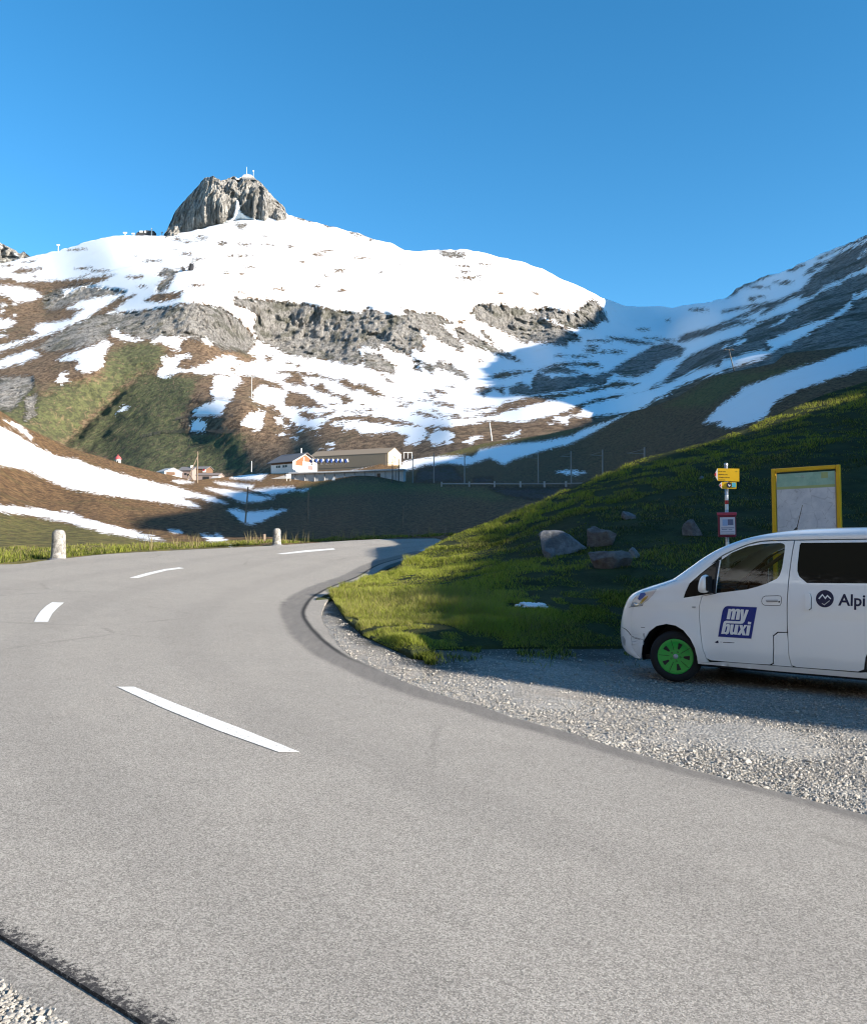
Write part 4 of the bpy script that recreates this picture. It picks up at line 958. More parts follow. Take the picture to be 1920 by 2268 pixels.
def build_van(M):
    root = empty('parked_van', VAN_O, math.atan2(VA.y, VA.x))
    tag(root, 'white van with green front wheel and blue logo on its door, parked on shaded gravel', 'van')
    W, BK = M['van_paint'], M['van_black']
    # ---- traced outlines
    gut = side('G4', '1250 420 1400 300 1560 220 1764 140') + side('G5', '400 105 600 95 820 90')
    gz = gut[-1][1]
    # ---- over-surface: bumper, bonnet, windscreen, roof, tail; centre line C, edge line E, fullness p
    g = gut
    CE = [((.70, .24), (.44, .245), 2.2), ((.80, .28), (.50, .30), 2.2), ((.855, .36), (.545, .38), 2.3), ((.875, .50), (.565, .52), 2.3), ((.87, .62), (.565, .64), 2.3), ((.85, .72), (.56, .73), 2.3), ((.82, .85), (.53, .85), 2.3),
          ((.77, .96), (.49, .94), 2.3), ((.70, 1.05), (.41, 1.02), 2.4), ((.60, 1.105), (.31, 1.07), 2.5), ((.45, 1.165), (.14, 1.115), 2.6), ((.30, 1.215), (-.03, 1.165), 2.7), ((.20, 1.25), (-.19, 1.222), 2.7),
          ((.17, 1.268), (-.21, 1.24), 2.7), ((-.05, 1.42), g[0], 2.7), ((-.25, 1.545), g[1], 2.8), ((-.46, 1.655), g[2], 2.8), ((-.72, 1.745), g[3], 2.9), ((-.98, 1.80), g[4], 3.0), ((-1.25, 1.835), g[5], 3.0), ((-1.50, 1.852), g[6], 3.0),
          ((-1.9, 1.858), (-1.9, gz), 3.0), ((-2.5, 1.855), (-2.5, gz - .002), 3.0), ((-3.0, 1.845), (-3.0, gz - .008), 3.0), ((-3.35, 1.82), (-3.28, gz - .02), 3.0), ((-3.52, 1.76), (-3.42, gz - .07), 2.8), ((-3.58, 1.64), (-3.49, 1.55), 2.8),
          ((-3.61, 1.3), (-3.53, 1.25), 2.8), ((-3.64, .95), (-3.56, .95), 2.8), ((-3.67, .6), (-3.58, .6), 2.8), ((-3.66, .36), (-3.57, .36), 2.8), ((-3.58, .26), (-3.5, .25), 2.8)]
    CE = [((c[0] + .085 * max(0, min(1.1, (c[0] - .35) / .5)), c[1]), (e[0] + .05 * max(0, min(1, (e[0] - .25) / .3)), e[1]), p) for c, e, p in CE]
    rows = []
    for i in range(len(CE) - 1):
        n = 4 if i < 26 else 2
        for k in range(n):
            t = k / n; pr = []
            for j in range(2):
                p0, p1, p2, p3 = [np.array(CE[min(max(i + o, 0), len(CE) - 1)][j]) for o in (-1, 0, 1, 2)]
                pr.append(0.5 * (2 * p1 + (p2 - p0) * t + (2 * p0 - 5 * p1 + 4 * p2 - p3) * t * t + (3 * p1 - p0 - 3 * p2 + p3) * t ** 3))
            rows.append((pr[0], pr[1], CE[i][2] * (1 - t) + CE[i + 1][2] * t, i + t))
    rows.append((np.array(CE[-1][0]), np.array(CE[-1][1]), CE[-1][2], len(CE) - 1.0))
    qs = np.sin(np.linspace(-np.pi / 2, np.pi / 2, 49)); grid = []
    for c, e, p, t in rows:
        ye = float(YW(*e)); f = (1 - np.abs(qs) ** p) ** (1 / p)
        grid.append([(e[0] + (c[0] - e[0]) * f[j], qs[j] * ye, e[1] + (c[1] - e[1]) * f[j]) for j in range(49)])
    def patch(name, sel, mat, parent, off=0.0):
        bm = bmesh.new(); vs = {}
        for i in range(len(grid) - 1):
            for j in range(48):
                if not sel(rows[i][3], j): continue
                q = [(i, j), (i, j + 1), (i + 1, j + 1), (i + 1, j)]
                for k in q:
                    if k not in vs: vs[k] = bm.verts.new(grid[k[0]][k[1]])
                bm.faces.new([vs[k] for k in q])
        bmesh.ops.recalc_face_normals(bm, faces=bm.faces[:])
        if sum(f.normal.z for f in bm.faces) < 0: bmesh.ops.reverse_faces(bm, faces=bm.faces[:])
        if off:
            for v in bm.verts: v.co += v.normal * off
        for f in bm.faces: f.smooth = True
        me = bpy.data.meshes.new(name); bm.to_mesh(me); bm.free(); me.materials.append(mat)
        o = bpy.data.objects.new(name, me); COL.objects.link(o); o.parent = parent; return o
    glassrow = lambda t: 13 <= t < 16.9
    inq = lambda j: 8 <= j < 40
    tail = lambda t: 25.4 <= t < 27
    hood = lambda t: 8.6 <= t < 12.5
    patch('body', lambda t, j: not (glassrow(t) and inq(j)) and not (hood(t) and 4 <= j < 44) and not (tail(t) and 10 <= j < 38) and not (t < 8.0 and t > 7.4 and 18 <= j < 30), W, root)
    patch('bonnet', lambda t, j: hood(t) and 4 <= j < 44, W, root, 0.002)
    patch('windscreen', lambda t, j: glassrow(t) and inq(j), M['van_glass'], root, -0.004)
    patch('rear_window', lambda t, j: tail(t) and 10 <= j < 38, M['van_dark_glass'], root, -0.003)
    patch('front_grille', lambda t, j: t < 8.0 and t > 7.4 and 18 <= j < 30, BK, root, -0.004)
    bpy.context.view_layer.update()
    # ---- flank outlines
    gutL = gut + [(-1.9, gz), (-2.5, gz - .002), (-3.0, gz - .008), (-3.28, gz - .02)]
    dfront = side('G4', '1145 825 1110 960 1110 1100 1125 1300 1150 1500 1200 1640 1260 1665')
    drear = side('G5', '820 90 790 250 755 500 735 700 722 900 722 1200')
    drear_lo = side('G5', '722 1298 735 1400 745 1600 780 1730 850 1755')
    dbot = side('G5', '0 1690 300 1712 500 1722')
    notch = side('G5', '540 1700 545 1500 540 1340 600 1295 722 1298')
    arch = side('G4', '355 1640 365 1500 385 1400 450 1290 550 1215 680 1188 800 1210 900 1270 990 1380 1050 1500 1080 1620 1090 1690')
    quarter = side('G4', '900 850 925 775 980 660 1110 545 1250 432 1340 372 1345 480 1325 640 1290 790')
    win = side('G4', '1375 368 1350 520 1330 640 1318 790') ; win = win[::-1]
    winF = side('G4', '1318 790 1764 735') + side('G5', '200 738 330 705 450 665 590 600 630 550 660 450 690 250 697 170 680 145 640 132 400 145 200 180 0 262') + side('G4', '1375 368')
    winS = side('G5', '1764 125 905 132 885 160 870 300 857 420 855 500 880 570 980 655 1300 658 1764 660')
    wsb = winS[-1]; wst = winS[0]
    winS = winS[1:-1] + [(-2.28, wsb[1]), (-2.38, wsb[1] + .05), (-2.38, wst[1] - .05), (-2.33, wst[1])]
    sillz = 0.292
    bmp = side('G4', '290 1380 360 1392')
    fz = bmp[1][1]
    for sg in (1, -1):
        nm = lambda s: s
        # front wing
        XE = lambda q: [(e[0] + .05 * max(0, min(1, (e[0] - .25) / .3)), e[1]) for e in q]
        E = [(-.21, 1.24), (-.19, 1.222), (-.03, 1.165), (.14, 1.115), (.31, 1.07), (.41, 1.02), (.49, .94), (.53, .85), (.56, .73), (.565, .64), (.566, fz + .03)]
        wing = [g[0]] + E + [(.40, fz + .004)] + arch[2:11] + [(arch[-1][0] - .005, .30)] + [p for p in dfront[::-1]][2:] + [dfront[0]] + [side('G4', '1150 820')[0], side('G4', '1365 372')[0]]
        wing = [g[0]] + XE(E) + [(.405, fz + .004)] + arch[2:] + [(dfront[-1][0] + .03, .275)] + [(p[0] + .004, p[1]) for p in dfront[::-1][1:]] + [(quarter[-1][0] - .03, quarter[-1][1] + .004), (quarter[5][0] - .045, quarter[5][1] + .02)]
        flank('front_wing', wing, W, root, 0, .02, [quarter], .045, sg)
        flank('quarter_window', inset(quarter, -.012), M['van_dark_glass'], root, -.006, 0, (), .06, sg)
        bp = XE([(.566, fz + .022), (.56, .52), (.545, .38), (.50, .30), (.44, .247)]) + [ (arch[0][0] + .01, .25)] + arch[0:2] + [(arch[2][0] + .006, fz - .01), (.42, fz - .003)]
        flank('bumper_side', bp, W, root, 0, .03, (), .045, sg)
        # front door
        top = [(p[0], p[1] - .008) for p in gut if p[0] < dfront[0][0] - .02]
        door = inset([dfront[0], (quarter[-1][0] - .036, quarter[-1][1]), (quarter[5][0] - .05, quarter[5][1] + .012)] + top[1:-1] + [(drear[0][0], drear[0][1] - .008)] + drear[1:] + notch[::-1] + dbot[::-1] + dfront[::-1][:-1], .0035)
        d = flank('front_door', door, W, root, 0, .02, [winF], .045, sg)
        flank('window_pane', inset(winF, -.012), M['van_glass'], d, -.007, 0, (), .06, sg)
        flank('mirror_base', side('G4', '1318 376 1376 364 1348 520 1332 640 1322 792 1268 792 1300 640 1326 500'), BK, d, .002, 0, (), .06, sg)
        ptc = inset([(notch[-1][0], notch[-1][1] - .004)] + drear_lo[1:-1] + [(drear_lo[-1][0] + .04, dbot[-1][1] - .003), (dbot[-1][0] - .012, dbot[-1][1] - .003)] + [(p[0] - .006, p[1] - .006) for p in notch[:-1]], .002)
        flank('pillar_foot', ptc, W, root, 0, .02, (), .045, sg)
        # sliding door
        rz = [(-2.52, gz - .01), (-2.52, 1.0), (-2.36, .80), (-2.24, .62), (-2.165, .46), (-2.14, .325), (-2.08, .298)]
        sd = inset([(drear[0][0] - .004, gz - .008)] + [(-1.9, gz - .008), rz[0]] + rz[1:] + drear_lo[::-1][:-1] + [(p[0] - .003, p[1]) for p in drear[::-1][:-1]], .0035)
        s = flank('sliding_door', sd, W, root, 0, .02, [winS], .045, sg)
        flank('window_pane', inset(winS, -.012), M['van_dark_glass'], s, -.007, 0, (), .06, sg)
        # rear quarter with the rear wheel arch
        ra = [(-2.725 + .37 * math.cos(a), .33 + .37 * math.sin(a)) for a in np.linspace(0.05, math.pi - .05, 15)]
        rq = [(-2.528, gz - .012), (-3.0, gz - .016), (-3.27, gz - .028), (-3.42, gz - .07), (-3.49, 1.55), (-3.53, 1.25), (-3.56, .95), (-3.58, .6), (-3.57, .36), (-3.5, .25), (-3.12, .25)] + ra[::-1] + [(-2.345, .29), (-2.17, .33), (-2.18, .46), (-2.255, .62), (-2.37, .80), (-2.528, 1.0)]
        wq = rounded([(-2.66, 1.66), (-3.36, 1.63), (-3.42, 1.25), (-2.66, 1.24)], .06)
        r = flank('rear_quarter', rq, W, root, 0, .02, [wq], .05, sg)
        flank('window_pane', inset(wq, -.012), M['van_dark_glass'], r, -.007, 0, (), .06, sg)
        flank('sill', [(arch[-1][0], .262), (dfront[-1][0] + .03, .271), (-.6, .288), (-1.1, .292), (-1.5, .290), (-2.1, .290), (-2.16, .30), (-2.35, .285), (-2.34, .232), (-1.2, .232), (arch[-1][0], .245)], W, root, .004, .10, (), .05, sg)
        flank('sill_trim', [(arch[-1][0] - .02, .238), (-2.33, .226), (-2.33, .205), (arch[-1][0] - .03, .214)], BK, root, -.01, .10, (), .05, sg)
        # dark inner shell behind the shut lines
        sh = [(.40, .95), (.10, 1.08), (-.2, 1.2)] + [(p[0], p[1] - .01) for p in gut] + [(-2.5, gz - .012), (-3.3, gz - .06), (-3.5, .9), (-3.5, .4), (-3.15, .3)] + [(-2.725 + .40 * math.cos(a), .33 + .40 * math.sin(a)) for a in np.linspace(math.pi - .1, .1, 9)] + [(-2.3, .25), (-.34, .25)] + [(p[0] * 1.0 + (-.012 if p[0] < .05 else .012), p[1] + .012) for p in arch[::-1][1:-1]] + [(.44, .5)]
        flank('inner_shell', sh, BK, root, -.022, 0, [inset(quarter, -.004), inset(winF, -.004), inset(winS, -.004), inset(wq, -.004)], .06, sg)
        # handles, indicator, fuel of lines
        hp = side('G5', '395 870 410 840 440 825 600 820 640 825 652 850 645 920 635 945 580 950 430 945 400 925 393 900'); flank('handle_recess', strokepoly(hp + [hp[0]], .006), BK, d, .0015, 0, (), 1, sg)
        flank('door_handle', rounded(side('G5', '450 875 605 872 605 895 450 897'), .006), M['van_grey'], d, .012, .012, (), 1, sg)
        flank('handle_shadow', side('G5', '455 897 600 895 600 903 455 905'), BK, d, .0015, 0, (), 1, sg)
        k_ = side('G5', '620 900'); flank('lock', [(k_[0][0] + .01 * math.cos(a), k_[0][1] + .01 * math.sin(a)) for a in np.linspace(0, 6.0, 10)], BK, d, .003, .003, (), 1, sg)
        flank('door_handle', rounded(side('G5', '968 792 1026 792 1040 850 1036 985 1008 1006 966 1000'), .012), W, s, .022, .022, (), .03, sg)
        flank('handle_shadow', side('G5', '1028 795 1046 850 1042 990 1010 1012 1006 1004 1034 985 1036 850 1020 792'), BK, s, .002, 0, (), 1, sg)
        # lower protector crease line over the sliding rail
        flank('slide_rail', [(-2.55, 1.06), (-3.45, 1.06), (-3.45, 1.035), (-2.55, 1.035)], BK, r, .002, 0, (), .2, sg)
    flank('side_indicator', side('G4', '1015 962 1060 962 1058 982 1018 980'), M['van_grey'], root, .006, .006)
    # ---- lettering and badges on the near flank
    fd = [o for o in root.children if o.name.startswith('front_door')][0]; sl = [o for o in root.children if o.name.startswith('sliding_door')][0]
    sheet = side('LG', '620 182 1565 225 1380 1248 300 1180 440 360 462 300 490 255 530 212 575 190')
    lg = flank('logo', inset(sheet, -.008), M['white_vinyl'], fd, .0015, 0, (), .04)
    flank('logo_panel', sheet, M['blue_vinyl'], lg, .003, 0, (), .04)
    LET = {'m': '640 275 725 278 722 300 770 272 830 272 865 305 905 278 975 278 1030 310 1035 345 988 635 872 628 918 370 905 350 880 365 828 628 720 620 770 365 755 345 728 365 685 615 575 608',
           'y': '1045 290 1140 298 1125 530 1200 303 1300 308 1160 690 1110 750 1040 762 570 742 555 790 610 762 670 775 690 820 670 1000 640 1080 575 1112 515 1085 490 1092 400 1090 470 740 500 680 560 660 1025 680 1040 600',
           'u': '705 785 815 785 775 1000 790 1040 815 1030 860 790 970 795 920 1115 835 1112 820 1095 760 1118 700 1105 685 1050', 'x': '990 795 1100 800 1110 890 1150 800 1250 800 1140 950 1200 1140 1090 1135 1070 1050 1020 1130 920 1118 1035 940',
           'i': '1250 810 1360 815 1305 1145 1205 1140', 'd': '1275 690 1380 705 1370 780 1265 775'}
    for k, s_ in LET.items():
        flank('letter', side('LG', s_), M['white_vinyl'], lg, .0045, 0, [side('LG', '565 850 595 840 600 870 570 1000 545 1035 518 1028')] if k == 'y' else (), .04)
    flank('small_badge', side('LG', '180 1365 300 1300 315 1385 250 1390'), M['navy'], fd, .002, 0, (), 1)
    flank('small_badge', side('LG', '365 1345 420 1348 418 1368 365 1366'), M['van_grey'], fd, .002, 0, (), 1)
    flank('small_badge', side('LG', '460 1352 560 1362 650 1362 830 1375 830 1390 650 1388 460 1376'), M['navy'], fd, .002, 0, (), 1)
    cc = side('G5', '1215 860')[0]
    ring = [(cc[0] + .0925 * math.cos(a), cc[1] + .0935 * math.sin(a)) for a in np.linspace(0, 2 * math.pi, 33)[:-1]]
    em = flank('emblem', ring, M['navy'], sl, .003, 0, (), .04)
    flank('emblem_peaks', side('G5', '1130 855 1185 795 1220 840 1250 808 1300 858 1290 868 1252 832 1222 868 1186 820 1145 866'), M['white_vinyl'], em, .0045, 0, (), 1)
    flank('emblem_tick', side('G5', '1180 915 1208 932 1275 880 1282 890 1210 946 1176 924'), M['van_grey'], em, .0045, 0, (), 1)
    tx = side('G5', '1395 945')[0]; te = side('G5', '1740 945')[0]
    V2, F = text_xz('Alpi', .172, 0, 0, .0035); w_ = V2[:, 0].max(); k = abs(te[0] - tx[0]) / w_
    bm = bmesh.new(); vs = [bm.verts.new((tx[0] - x * k, float(YW(tx[0] - x * k, tx[1] + z)) + .003, tx[1] + z)) for x, z in V2]
    for f in F:
        try: bm.faces.new([vs[i] for i in f])
        except ValueError: pass
    obj('lettering', bm, M['navy'], sl)
    # ---- headlight, bumper line and lower lamp found on the built surface
    def bvh_of(names):
        VV, FF = [], []
        for o in root.children:
            if o.type == 'MESH' and o.name.split('.')[0] in names:
                k0 = len(VV); VV += [v.co[:] for v in o.data.vertices]; FF += [[k0 + i for i in p.vertices] for p in o.data.polygons]
        return BVHTree.FromPolygons(VV, FF)
    bt = bvh_of({'body', 'bonnet', 'front_wing', 'bumper_side', 'front_grille'})
    def onskin(tag_, s, off):
        ox, oy, k = VCR[tag_]; v = [float(t) for t in s.split()]; out = []
        for i in range(0, len(v), 2):
            dx, dz = ray(ox + v[i] / k, oy + v[i + 1] / k); d = Vector((float(dx), 1, float(dz))); dl = Vector((d.dot(VA), d.dot(VL), d.z)).normalized()
            h, n, _, _ = bt.ray_cast(CAMV, dl)
            if h is None: h, n, _, _ = bt.find_nearest(CAMV + dl * 10.9)
            if n.dot(dl) > 0: n = -n
            out.append(h + n * off)
        return out
    def skinpatch(name, tag_, s, mat, off, parent, n=9):
        """outline filled by a fan of rings lying on the bodywork"""
        ox, oy, k = VCR[tag_]; v = [float(t) for t in s.split()]; P = resample([(v[i], v[i + 1]) for i in range(0, len(v), 2)], 22)
        A = np.array(P); X, Y = np.meshgrid(np.arange(A[:, 0].min(), A[:, 0].max(), 20) + 3.1, np.arange(A[:, 1].min(), A[:, 1].max(), 20) + 4.7); q = np.stack([X.ravel(), Y.ravel()], 1)
        q = q[inside(q, np.array(inset(P, 3)))] if len(q) else q
        V2, F = cdt(P, q); pts = onskin(tag_, ' '.join('%f %f' % tuple(p) for p in V2), off)
        bm = bmesh.new(); vs = [bm.verts.new(p) for p in pts]
        for f in F:
            try: bm.faces.new([vs[i] for i in f])
            except ValueError: pass
        return obj(name, bm, mat, parent, True)
    hl = skinpatch('headlight', 'G4', '212 965 245 880 305 800 385 748 470 738 560 735 500 820 440 880 385 920 374 948 290 955', M['lamp_shell'], .004, root)
    skinpatch('lamp_lens', 'G4', '310 860 345 790 400 780 420 800 385 845 335 880', M['blue_lens'], .008, hl)
    skinpatch('reflector', 'G4', '340 905 390 850 450 820 430 855 380 905 350 930', M['amber'], .008, hl)
    skinpatch('reflector', 'G4', '235 945 290 900 335 935 300 950', M['chrome'], .008, hl)
    skinpatch('bumper_gap', 'G4', '58 1215 100 1225 155 1255 190 1290 225 1335 260 1362 290 1378 365 1390 365 1396 288 1385 255 1369 219 1341 184 1297 150 1262 98 1231 58 1222', BK, .002, root)
    skinpatch('lamp_gap', 'G4', '190 968 290 957 375 948 376 953 290 962 190 974', BK, .003, root)
    skinpatch('front_lamp_recess', 'G4', '80 1330 120 1345 150 1400 145 1470 120 1505 95 1490 75 1420', M['van_grey'], .002, root)
    # ---- mirror
    for sg in (1, -1):
        mr = bmesh.new()
        prof = [(-.37, 1.12), (-.385, 1.21), (-.41, 1.285), (-.465, 1.315), (-.50, 1.30), (-.505, 1.13), (-.47, 1.10), (-.40, 1.10)]
        lo = [mr.verts.new((x + .0, sg * .885, z)) for x, z in prof]; mid = [mr.verts.new((x + .004, sg * .97, z)) for x, z in inset(prof, -.012)]; hi = [mr.verts.new((x - .02, sg * 1.06, z)) for x, z in inset(prof, .018)]
        for A_, B_ in ((lo, mid), (mid, hi)):
            for i in range(8): mr.faces.new((A_[i], A_[(i + 1) % 8], B_[(i + 1) % 8], B_[i]))
        mr.faces.new(lo[::-1]); mr.faces.new(hi)
        mo = obj('door_mirror', mr, W, root, True); m2 = mo.modifiers.new('sub', 'SUBSURF'); m2.levels = m2.render_levels = 2
        gl = bmesh.new(); prism(gl, rounded([(0, 0), (.15, 0), (.15, .17), (0, .17)], .03), Vector((-.512, sg * .89, 1.122)), Vector((0, sg, 0)), Vector((0, 0, 1)), .012 if sg > 0 else -.012); obj('mirror_glass', gl, BK, mo)
        st = bmesh.new(); box(st, Vector((-.45, sg * .87, 1.105)), (.10, .08, .03), None, .008); obj('mirror_arm', st, BK, mo)
    # ---- wheels
    def wheel(x, y, steer, sg):
        w = empty('wheel', (x, y, .31)); w.parent = root; w.rotation_euler = (0, 0, steer + (0 if sg > 0 else math.pi))
        T = Matrix.Rotation(R(-90), 4, 'X')   # lathe axis z -> +y
        b = bmesh.new(); lathe(b, [(.205, -.10), (.25, -.105), (.285, -.095), (.306, -.07), (.311, -.04), (.311, .04), (.306, .068), (.287, .092), (.255, .103), (.222, .098), (.208, .085)], 56, T)
        lathe(b, [(.311, -.015), (.304, -.012), (.304, -.006), (.311, -.003)], 56, T); obj('tyre', b, M['tyre'], w, True)
        b = bmesh.new(); lathe(b, [(.216, .082), (.214, .092), (.205, .094), (.17, .086), (.10, .074), (.045, .076), (.0, .076)], 60, T); lathe(b, [(.0, -.08), (.205, -.09)], 40, T)
        rm = obj('rim', b, M['green_rim'], w, True)
        def prof(r): return float(np.interp(r, [0, .045, .10, .17, .205, .214], [.076, .076, .074, .086, .094, .092])) + .0022
        def P(r, a): return (r * math.cos(a), prof(r), r * math.sin(a))
        b = bmesh.new()
        for k in range(5):
            a0 = R(-4 + 72 * k) * -1 + math.pi
            rr = [(.092, 4), (.10, 7), (.13, 8), (.160, 9.5), (.170, 8)]
            L_ = [b.verts.new(P(r, a0 + R(h))) for r, h in rr]; Rr = [b.verts.new(P(r, a0 - R(h))) for r, h in rr]
            for i in range(4): b.faces.new((L_[i], L_[i + 1], Rr[i + 1], Rr[i]))
            vs = [b.verts.new((.058 * math.cos(a0 + R(4)) + .011 * math.cos(t), prof(.058), .058 * math.sin(a0 + R(4)) + .011 * math.sin(t))) for t in np.linspace(0, 6.283, 12)[:-1]]; b.faces.new(vs)
            a1 = a0 + R(36); q = [b.verts.new(P(r, a1 + R(h))) for r, h in ((.075, 2), (.20, .8), (.20, -.8), (.075, -2))]; b.faces.new(q)
        obj('spoke_gaps', b, BK, rm)
        for k in range(5):
            b = bmesh.new(); a0 = R(-4 + 72 * k) * -1 + math.pi + R(4); b.faces.new([b.verts.new((.058 * math.cos(a0) + .006 * math.cos(t), prof(.058) + .001, .058 * math.sin(a0) + .006 * math.sin(t))) for t in np.linspace(0, 6.283, 10)[:-1]])
            obj('wheel_nut', b, M['green_rim'], rm)
        b = bmesh.new(); lathe(b, [(.03, .078), (.028, .084), (.0, .086)], 20, T); obj('hub_cap', b, M['van_grey'], rm, True)
    wheel(0.012, .762, R(17), 1); wheel(0.012, -.762, R(17), -1); wheel(-2.725, .762, 0, 1); wheel(-2.725, -.762, 0, -1)
    # ---- wheel housings, floor, cabin
    for x in (0.05, -2.725):
        for sg in (1, -1):
            b = bmesh.new()
            ar = [(x + .385 * math.cos(a), .33 + .385 * math.sin(a)) for a in np.linspace(-.25, math.pi + .25, 20)]
            A_ = [b.verts.new((p[0], sg * .84, p[1])) for p in ar]; B_ = [b.verts.new((p[0], sg * .50, p[1])) for p in ar]
            for i in range(19): b.faces.new((A_[i], A_[i + 1], B_[i + 1], B_[i]))
            b.faces.new(B_)
            obj('wheel_housing', b, BK, root)
    b = bmesh.new(); box(b, Vector((-1.4, 0, .27)), (3.9, 1.5, .06)); box(b, Vector((-1.4, 0, .42)), (3.2, 1.0, .1)); obj('floor', b, BK, root)
    b = bmesh.new(); box(b, Vector((-.33, 0, 1.0)), (.45, 1.42, .30), None, .06); box(b, Vector((-.05, 0, 1.12)), (.5, 1.3, .10), None, .04); obj('dashboard', b, M['van_trim'], root)
    for y in (.40, -.40):
        s = bmesh.new(); box(s, Vector((-1.15, y, .72)), (.50, .50, .14), None, .05); so = obj('seat', s, M['van_trim'], root, True)
        s = bmesh.new(); box(s, Vector((-1.46, y, 1.05)), (.14, .48, .62), Matrix.Rotation(R(-14), 3, 'Y'), .05); obj('backrest', s, M['van_trim'], so, True)
        s = bmesh.new(); box(s, Vector((-1.56, y, 1.46)), (.09, .26, .17), None, .035); obj('headrest', s, M['van_trim'], so, True)
    b = bmesh.new(); bmesh.ops.create_circle(b, segments=28, radius=.18); obj_ = None; b.free()
    b = bmesh.new(); seg = 28; cs = []
    for i in range(seg):
        a = 2 * math.pi * i / seg; c = Vector((0, .185 * math.cos(a), .185 * math.sin(a)))
        cs.append([c + Vector((.014 * math.sin(t), .014 * math.cos(t) * math.cos(a), .014 * math.cos(t) * math.sin(a))) for t in np.linspace(0, 2 * math.pi, 7)[:-1]])
    rv = [[b.verts.new(p) for p in r] for r in cs]
    for i in range(seg):
        for j in range(6): b.faces.new((rv[i][j], rv[(i + 1) % seg][j], rv[(i + 1) % seg][(j + 1) % 6], rv[i][(j + 1) % 6]))
    box(b, Vector((0, 0, 0)), (.03, .34, .05)); box(b, Vector((.1, 0, -.03)), (.2, .05, .05))
    so = obj('steering_wheel', b, BK, root, True); so.location = (-.66, .40, 1.10); so.rotation_euler = (0, R(-25), 0)
    b = bmesh.new(); tube(b, (-.78, .655, 1.20), (-1.38, .66, 1.62), .022); obj('seat_belt', b, M['van_trim'], root)
    b = bmesh.new(); tube(b, (-1.22, .12, 1.83), (-1.245, .12, 1.87), .022, .012, 10); tube(b, (-1.245, .12, 1.87), (-1.315, .12, 2.14), .006, .003, 6); obj('aerial', b, BK, root)
    return root

def mats_van():
    M = {}
    M['van_paint'] = plain('white_paint', (.87, .875, .88), .32, 0, .5, 1.0, .02, 2.0)
    M['van_black'] = plain('black_trim', (.012, .012, .013), .55, 0, .4)
    M['van_grey'] = plain('grey_trim', (.45, .46, .48), .35, .2, .5)
    M['van_trim'] = plain('cabin_trim', (.035, .036, .04), .8)
    M['tyre'] = plain('tyre_rubber', (.018, .018, .019), .85, 0, .3, 0, .2, 30, .15)
    M['green_rim'] = plain('green_wheel_cover', (.018, .36, .045), .38, 0, .5, .3, .06)
    M['blue_vinyl'] = plain('blue_vinyl', (.008, .024, .21), .5, 0, .4, 0, .04); M['navy'] = plain('navy_vinyl', (.012, .014, .05), .5, 0, .4, 0, .04)
    M['white_vinyl'] = plain('white_vinyl', (.78, .79, .80), .4, 0, .5, .2, .02)
    M['lamp_shell'] = plain('lamp_shell', (.62, .66, .72), .12, .35, .6, 1.0, .05); M['blue_lens'] = plain('blue_lens', (.03, .12, .45), .08, .3, .6, 1.0, .05)
    M['amber'] = plain('amber_lens', (.42, .32, .08), .15, .3, .6, 1.0, .1); M['chrome'] = plain('chrome', (.8, .8, .82), .12, .9)
    for nme, col, mixf in (('van_glass', (.62, .70, .62), .07), ('van_dark_glass', (.012, .012, .013), .97)):
        t = NT(nme); tr = t.n('ShaderNodeBsdfTransparent'); t.put(tr.inputs[0], col)
        d = t.n('ShaderNodeBsdfDiffuse'); t.put(d.inputs[0], (.012, .013, .013)); m1 = t.n('ShaderNodeMixShader'); m1.inputs[0].default_value = mixf
        t.t.links.new(tr.outputs[0], m1.inputs[1]); t.t.links.new(d.outputs[0], m1.inputs[2])
        g = t.n('ShaderNodeBsdfGlossy'); g.inputs['Roughness'].default_value = .01; t.put(g.inputs[0], (1, 1, 1))
        fr = t.n('ShaderNodeFresnel'); fr.inputs[0].default_value = 1.55; m2 = t.n('ShaderNodeMixShader')
        t.put(m2.inputs[0], t.math('MULTIPLY_ADD', fr.outputs[0], 0.6 if nme == 'van_glass' else .26, 0.0)); t.t.links.new(m1.outputs[0], m2.inputs[1]); t.t.links.new(g.outputs[0], m2.inputs[2]); t.t.links.new(m2.outputs[0], t.out.inputs[0]); M[nme] = t.m
    return M
# ------------------------------------------------------------------ things standing in the place
_BV = {}
def bvh(name):
    if name not in _BV:
        me = bpy.data.objects[name].data; n = len(me.vertices); co = np.empty(n * 3, np.float32); me.vertices.foreach_get('co', co)
        _BV[name] = BVHTree.FromPolygons([tuple(c) for c in co.reshape(-1, 3)], [tuple(p.vertices) for p in me.polygons])
    return _BV[name]
def hit(u, v, names):
    dx, dz = ray(u, v); d = Vector((float(dx), 1, float(dz))).normalized(); best = None
    for n in names:
        h = bvh(n).ray_cast(EYE, d)[0]
        if h and (best is None or h.y < best.y): best = h
    if best is None: best = at(u, v, float((V_D if names[0] != 'mountain' else M_D)(np.array([u]), np.array([v]))[0]))
    return best
def gz(x, y, names):
    z = None
    for n in names:
        h = bvh(n).ray_cast(Vector((x, y, 2000)), Vector((0, 0, -1)))[0]
        if h and (z is None or h.z > z): z = h.z
    return z if z is not None else float(RZ(x, y))
def frame_to(p):
    """local axes of a thing facing the viewer: right, up"""
    f = Vector((p.x - EYE.x, p.y - EYE.y, 0)).normalized(); return Vector((f.y, -f.x, 0)), Vector((0, 0, 1)), f

